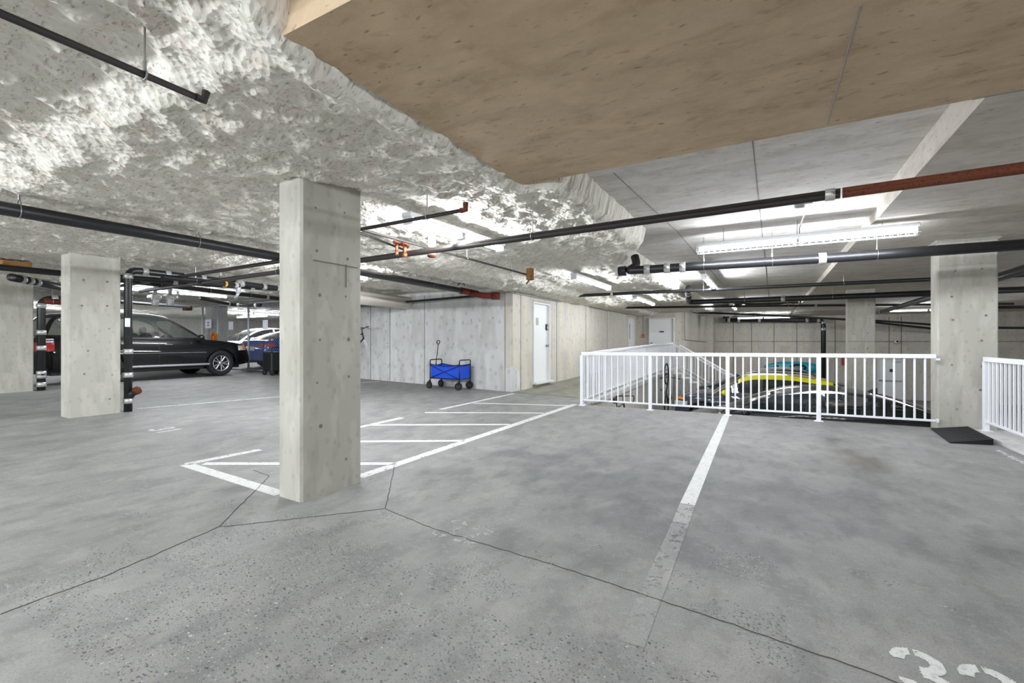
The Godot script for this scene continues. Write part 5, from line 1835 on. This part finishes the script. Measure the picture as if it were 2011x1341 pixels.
func fence():
	var w := 9.12
	var u0 := -21.5; var u1 := -12.0
	var base := floor_y(-15.3, 0) - 0.02
	var o := thing("chain_link_fence", "grey chain link fence in front of the blue and white cars", "fence", P(u1, base, w))
	var H := 2.36
	for q in [488, 428, 398, 555]:
		var r := ray(q, 700)
		var u := w / r.z * r.x
		var m := MB.new(true)
		m.tube([Vector3(u - u1, 0, 0), Vector3(u - u1, H, 0)], 0.034, 10)
		put(o, "fence_post", m.mesh(), M.galv)
	for y in [0.06, H - 0.04]:
		var m := MB.new(true)
		m.tube([Vector3(u0 - u1, y, 0), Vector3(0, y, 0)], 0.02, 8)
		put(o, "fence_rail", m.mesh(), M.galv)
	var m := MB.new()
	var L := u1 - u0
	var d := 0.1
	var k := -H
	while k < L:
		for s in [-1, 1]:
			# one slanted wire, clipped to the panel
			var x0 := k; var x1 := k + H
			var y0 := 0.05; var y1 := H - 0.04
			if x0 < 0.0: y0 = 0.05 - x0; x0 = 0.0
			if x1 > L: y1 = H - (x1 - L); x1 = L
			if y1 - y0 < 0.05: continue
			if s < 0: m.tube([Vector3(-x0, y0, 0.002), Vector3(-x1, y1, 0.002)], 0.0026, 3, false)
			else: m.tube([Vector3(-L + x0, y0, -0.002), Vector3(-L + x1, y1, -0.002)], 0.0026, 3, false)
		k += d
	var wires := put(o, "wire_mesh", m.mesh(), M.galv)
	wires.set_meta("kind", "stuff")
	# paper notices wired to the fence
	for q in [[403, 628, 415, 645, "paper notice with three printed lines at the column end of the fence"], [449, 632, 458, 648, "paper notice seen through the wires above the white car"], [516, 629, 526, 647, "paper notice above the blue car"]]:
		var a := on_w(q[0], q[1], w - 0.05); var b := on_w(q[2], q[3], w - 0.05)
		var n := thing("paper_notice", q[4], "notice", Vector3((a.x + b.x) / 2, (a.y + b.y) / 2, a.z))
		m = MB.new()
		m.box(Vector3.ZERO, Vector3(b.x - a.x, a.y - b.y, 0.006))
		put(n, "sheet", m.mesh(), M.paper)
		if q[0] < 410:
			for t in [[0.055, 0.14], [0.0, 0.05], [-0.055, 0.14]]:
				m = MB.new()
				m.box(Vector3(0, t[0], 0.004), Vector3(t[1], 0.03, 0.003))
				put(n, "printed_line", m.mesh(), M.ink)

# ---------------------------------------------------------------- odds and ends

func odds():
	# rubber wedge at the foot of the pale column
	var m := MB.new()
	var c := [Vector2(2.03, 8.6), Vector2(2.42, 8.6), Vector2(2.37, 7.62), Vector2(1.95, 7.52)]
	var o := thing("rubber_wedge", "black rubber threshold wedge on the slab below the pale column", "ramp", P(2.2, floor_y(2.2, 0), 8.05))
	var hs := [0.012, 0.075, 0.075, 0.012]
	var lo := []; var hi := []
	for i in 4:
		lo.append(P(c[i].x, floor_y(2.2, 0) + 0.003, c[i].y) - o.position)
		hi.append(P(c[i].x, floor_y(2.2, 0) + hs[i], c[i].y) - o.position)
	var mid := Vector3(0, 0.02, 0)
	m.quad_out(hi[0], hi[1], hi[2], hi[3], mid - Vector3(0, 1, 0))
	m.quad_out(lo[0], lo[1], lo[2], lo[3], mid + Vector3(0, 1, 0))
	for i in 4: m.quad_out(lo[i], lo[(i + 1) % 4], hi[(i + 1) % 4], hi[i], mid)
	put(o, "wedge", m.mesh(), M.rubber)
	m = MB.new()
	for i in 9:
		var t := (i + 0.5) / 9.0
		m.tube([hi[0].lerp(hi[3], t) + Vector3(0.03, 0.002, 0), hi[1].lerp(hi[2], t) + Vector3(-0.03, 0.002, 0)], 0.003, 4)
	put(o, "grip_ribs", m.mesh(), M.rubber)
	# junction box with its cable, under the slab by the lamp
	var j := on_level(1570, 405, SLAB - 0.03)
	o = thing("junction_box", "round grey junction box with a cable above the caged lamp", "junction box", j)
	m = MB.new(true)
	m.lathe([Vector2(0.0, -0.03), Vector2(0.05, -0.03), Vector2(0.054, -0.026), Vector2(0.054, 0.03)], 18)
	put(o, "box", m.mesh(), M.galv)
	m = MB.new(true)
	var lampmid := P(0.36, 2.68, 7.0) - j
	m.tube([Vector3(0.05, 0.015, 0), Vector3(0.12, 0.02, 0), lampmid * 0.35 + Vector3(0.05, 0.03, 0), lampmid + Vector3(0, 0.08, 0), lampmid], 0.006, 6)
	put(o, "cable", m.mesh(), M.galv)
	# fire alarm, conduit, exit sign
	var p := on_w(1263, 660, 21.69)
	o = thing("fire_alarm_pull", "red fire alarm pull station on the tan wall", "fire alarm", p)
	m = MB.new()
	m.cbox(Vector3(0, 0, 0.02), Vector3(0.13, 0.15, 0.06), 0.01)
	put(o, "case", m.mesh(), M.red)
	m = MB.new()
	m.cbox(Vector3(0, -0.01, 0.055), Vector3(0.06, 0.035, 0.012), 0.004)
	put(o, "handle", m.mesh(), M.paper)
	m = MB.new(true)
	m.tube([Vector3(0.02, 0.07, 0.012), Vector3(0.02, 1.25, 0.012)], 0.011, 6)
	put(o, "conduit", m.mesh(), M.galv)
	p = on_w(1255, 607, 20.6)
	o = thing("exit_sign", "small lit red and white exit sign by the end door", "sign", p)
	m = MB.new()
	m.cbox(Vector3.ZERO, Vector3(0.3, 0.2, 0.05), 0.01)
	put(o, "case", m.mesh(), M.red)
	m = MB.new()
	m.box(Vector3(0, 0, 0.028), Vector3(0.25, 0.15, 0.006))
	put(o, "lit_panel", m.mesh(), M.sign_glow)
	var tx := TextMesh.new()
	tx.text = "EXIT"
	tx.font_size = 12
	tx.pixel_size = 0.008
	tx.depth = 0.003
	put(o, "lettering", tx, M.paper, move(Vector3(0, 0, 0.033)))
	m = MB.new(true)
	m.tube([Vector3(0, 0.1, 0), Vector3(0, 2.6 - p.y, 0)], 0.012, 6)
	put(o, "bracket", m.mesh(), M.galv)
	var sl := OmniLight3D.new()
	sl.name = "light"
	sl.light_color = Color(1.0, 0.4, 0.34)
	sl.light_energy = 0.01
	sl.light_size = 0.04
	sl.omni_range = 10.0
	sl.shadow_enabled = true
	sl.position = Vector3(0, 0, 0.09)
	o.add_child(sl)
	# cable on the inner wall
	var c0 := on_u(1345, 608, -3.24); var c1 := on_u(1345, 668, -3.24); var c2 := on_u(1395, 673, -3.24)
	o = thing("wall_cable", "thin black cable bending along the pale stained wall", "cable", c0)
	m = MB.new(true)
	m.tube(rounded([Vector3.ZERO, c1 - c0, c2 - c0], 0.1), 0.012, 6)
	put(o, "cable", m.mesh(), M.black_pipe)
	# camera on the far wall
	p = on_w(1761, 671, 30.8)
	o = thing("security_camera", "round white security camera on the far wall", "camera", p)
	m = MB.new(true)
	m.lathe([Vector2(0.0, 0.14), Vector2(0.08, 0.12), Vector2(0.12, 0.05), Vector2(0.12, -0.05), Vector2(0.08, -0.1)], 16, Transform3D(Basis(Vector3.RIGHT, PI / 2), Vector3.ZERO))
	put(o, "case", m.mesh(), M.frame_white)
	m = MB.new(true)
	m.lathe([Vector2(0.0, 0.16), Vector2(0.04, 0.15), Vector2(0.05, 0.125)], 12, Transform3D(Basis(Vector3.RIGHT, PI / 2), Vector3.ZERO))
	put(o, "lens", m.mesh(), M.trim_black)
	m = MB.new(true)
	m.tube([Vector3(-0.1, 0, -0.1), Vector3(-2.4, 0, -0.12)], 0.02, 6)
	m.tube([Vector3(-0.95, 1.2, -0.12), Vector3(-0.95, -0.9, -0.12)], 0.018, 6)
	put(o, "conduit", m.mesh(), M.galv)
	# fire extinguisher by the sunken column
	p = on_w(1657, 709, 30.85)
	o = thing("fire_extinguisher", "red fire extinguisher hanging beside the sunken column", "fire extinguisher", p)
	m = MB.new(true)
	m.lathe([Vector2(0.0, -0.24), Vector2(0.07, -0.23), Vector2(0.075, -0.2), Vector2(0.075, 0.13), Vector2(0.05, 0.19), Vector2(0.02, 0.21)], 14)
	put(o, "cylinder", m.mesh(), M.red)
	m = MB.new()
	m.cbox(Vector3(0.02, 0.24, 0), Vector3(0.11, 0.05, 0.03), 0.01)
	put(o, "handle", m.mesh(), M.trim_black)
	# blocks of wood left in the ceiling
	p = P(-3.6, 2.5, 7.05)
	o = thing("wooden_block", "brown wooden block under the foam by the keypad door", "block", on_level(1041, 539, 2.44))
	m = MB.new()
	m.cbox(Vector3.ZERO, Vector3(0.1, 0.2, 0.1), 0.006)
	m.box(Vector3(-0.03, -0.13, 0.02), Vector3(0.02, 0.1, 0.02), Basis(Vector3.BACK, -0.7))
	put(o, "wood", m.mesh(), M.brown_wood)
	o = thing("wooden_block", "brown wooden block over the column with the faded red mark", "block", on_level(28, 522, 2.55))
	m = MB.new()
	m.cbox(Vector3.ZERO, Vector3(0.32, 0.12, 0.34), 0.006)
	put(o, "wood", m.mesh(), M.brown_wood)
	o = thing("wooden_block", "reddish wooden block over the bonnet of the black car", "block", on_level(368, 606, 2.52))
	m = MB.new()
	m.cbox(Vector3.ZERO, Vector3(0.3, 0.16, 0.2), 0.006)
	put(o, "wood", m.mesh(), M.rust_pipe)
	# yellow bollard with an orange hose, by the fence corner column
	p = P(-16.95, floor_y(-16.95, 0), 8.85)
	o = thing("bollard", "yellow bollard with an orange hose looped over it by the fence", "bollard", p)
	m = MB.new(true)
	m.lathe([Vector2(0.09, 0.0), Vector2(0.09, 1.22), Vector2(0.07, 1.28), Vector2(0.0, 1.3)], 16)
	put(o, "post", m.mesh(), M.bollard)
	m = MB.new(true)
	var pts := []
	for k in 20: pts.append(Vector3(0.1 + 0.09 * cos(TAU * k / 20), 1.1 + 0.14 * sin(TAU * k / 20), 0.1))
	m.loop(pts, 0.03, 8)
	put(o, "hose", m.mesh(), M.orange)
	# dark wheeled bin half hidden by the square column
	var bp := on_floor(546, 736)
	o = thing("wheeled_bin", "dark wheeled cart showing behind the square column", "cart", bp + Vector3(-0.02, 0, 0.12))
	m = MB.new()
	m.cbox(Vector3(0, 0.42, 0), Vector3(0.46, 0.6, 0.46), 0.03)
	put(o, "body", m.mesh(), M.dark_plastic)
	for sx in [-1, 1]:
		for sz in [-1, 1]:
			m = MB.new(true)
			m.lathe([Vector2(0.0, -0.03), Vector2(0.075, -0.03), Vector2(0.08, -0.02), Vector2(0.08, 0.02), Vector2(0.075, 0.03), Vector2(0.0, 0.03)], 16, Transform3D(Basis(Vector3.RIGHT, PI / 2), Vector3(sx * 0.19, 0.08, sz * 0.19)))
			put(o, "caster", m.mesh(), M.tyre)
	m = MB.new(true)
	m.tube(rounded([Vector3(0.2, 0.66, -0.2), Vector3(0.2, 0.86, -0.2), Vector3(0.2, 0.86, 0.2), Vector3(0.2, 0.66, 0.2)], 0.05), 0.014, 8)
	put(o, "handle", m.mesh(), M.trim_black)
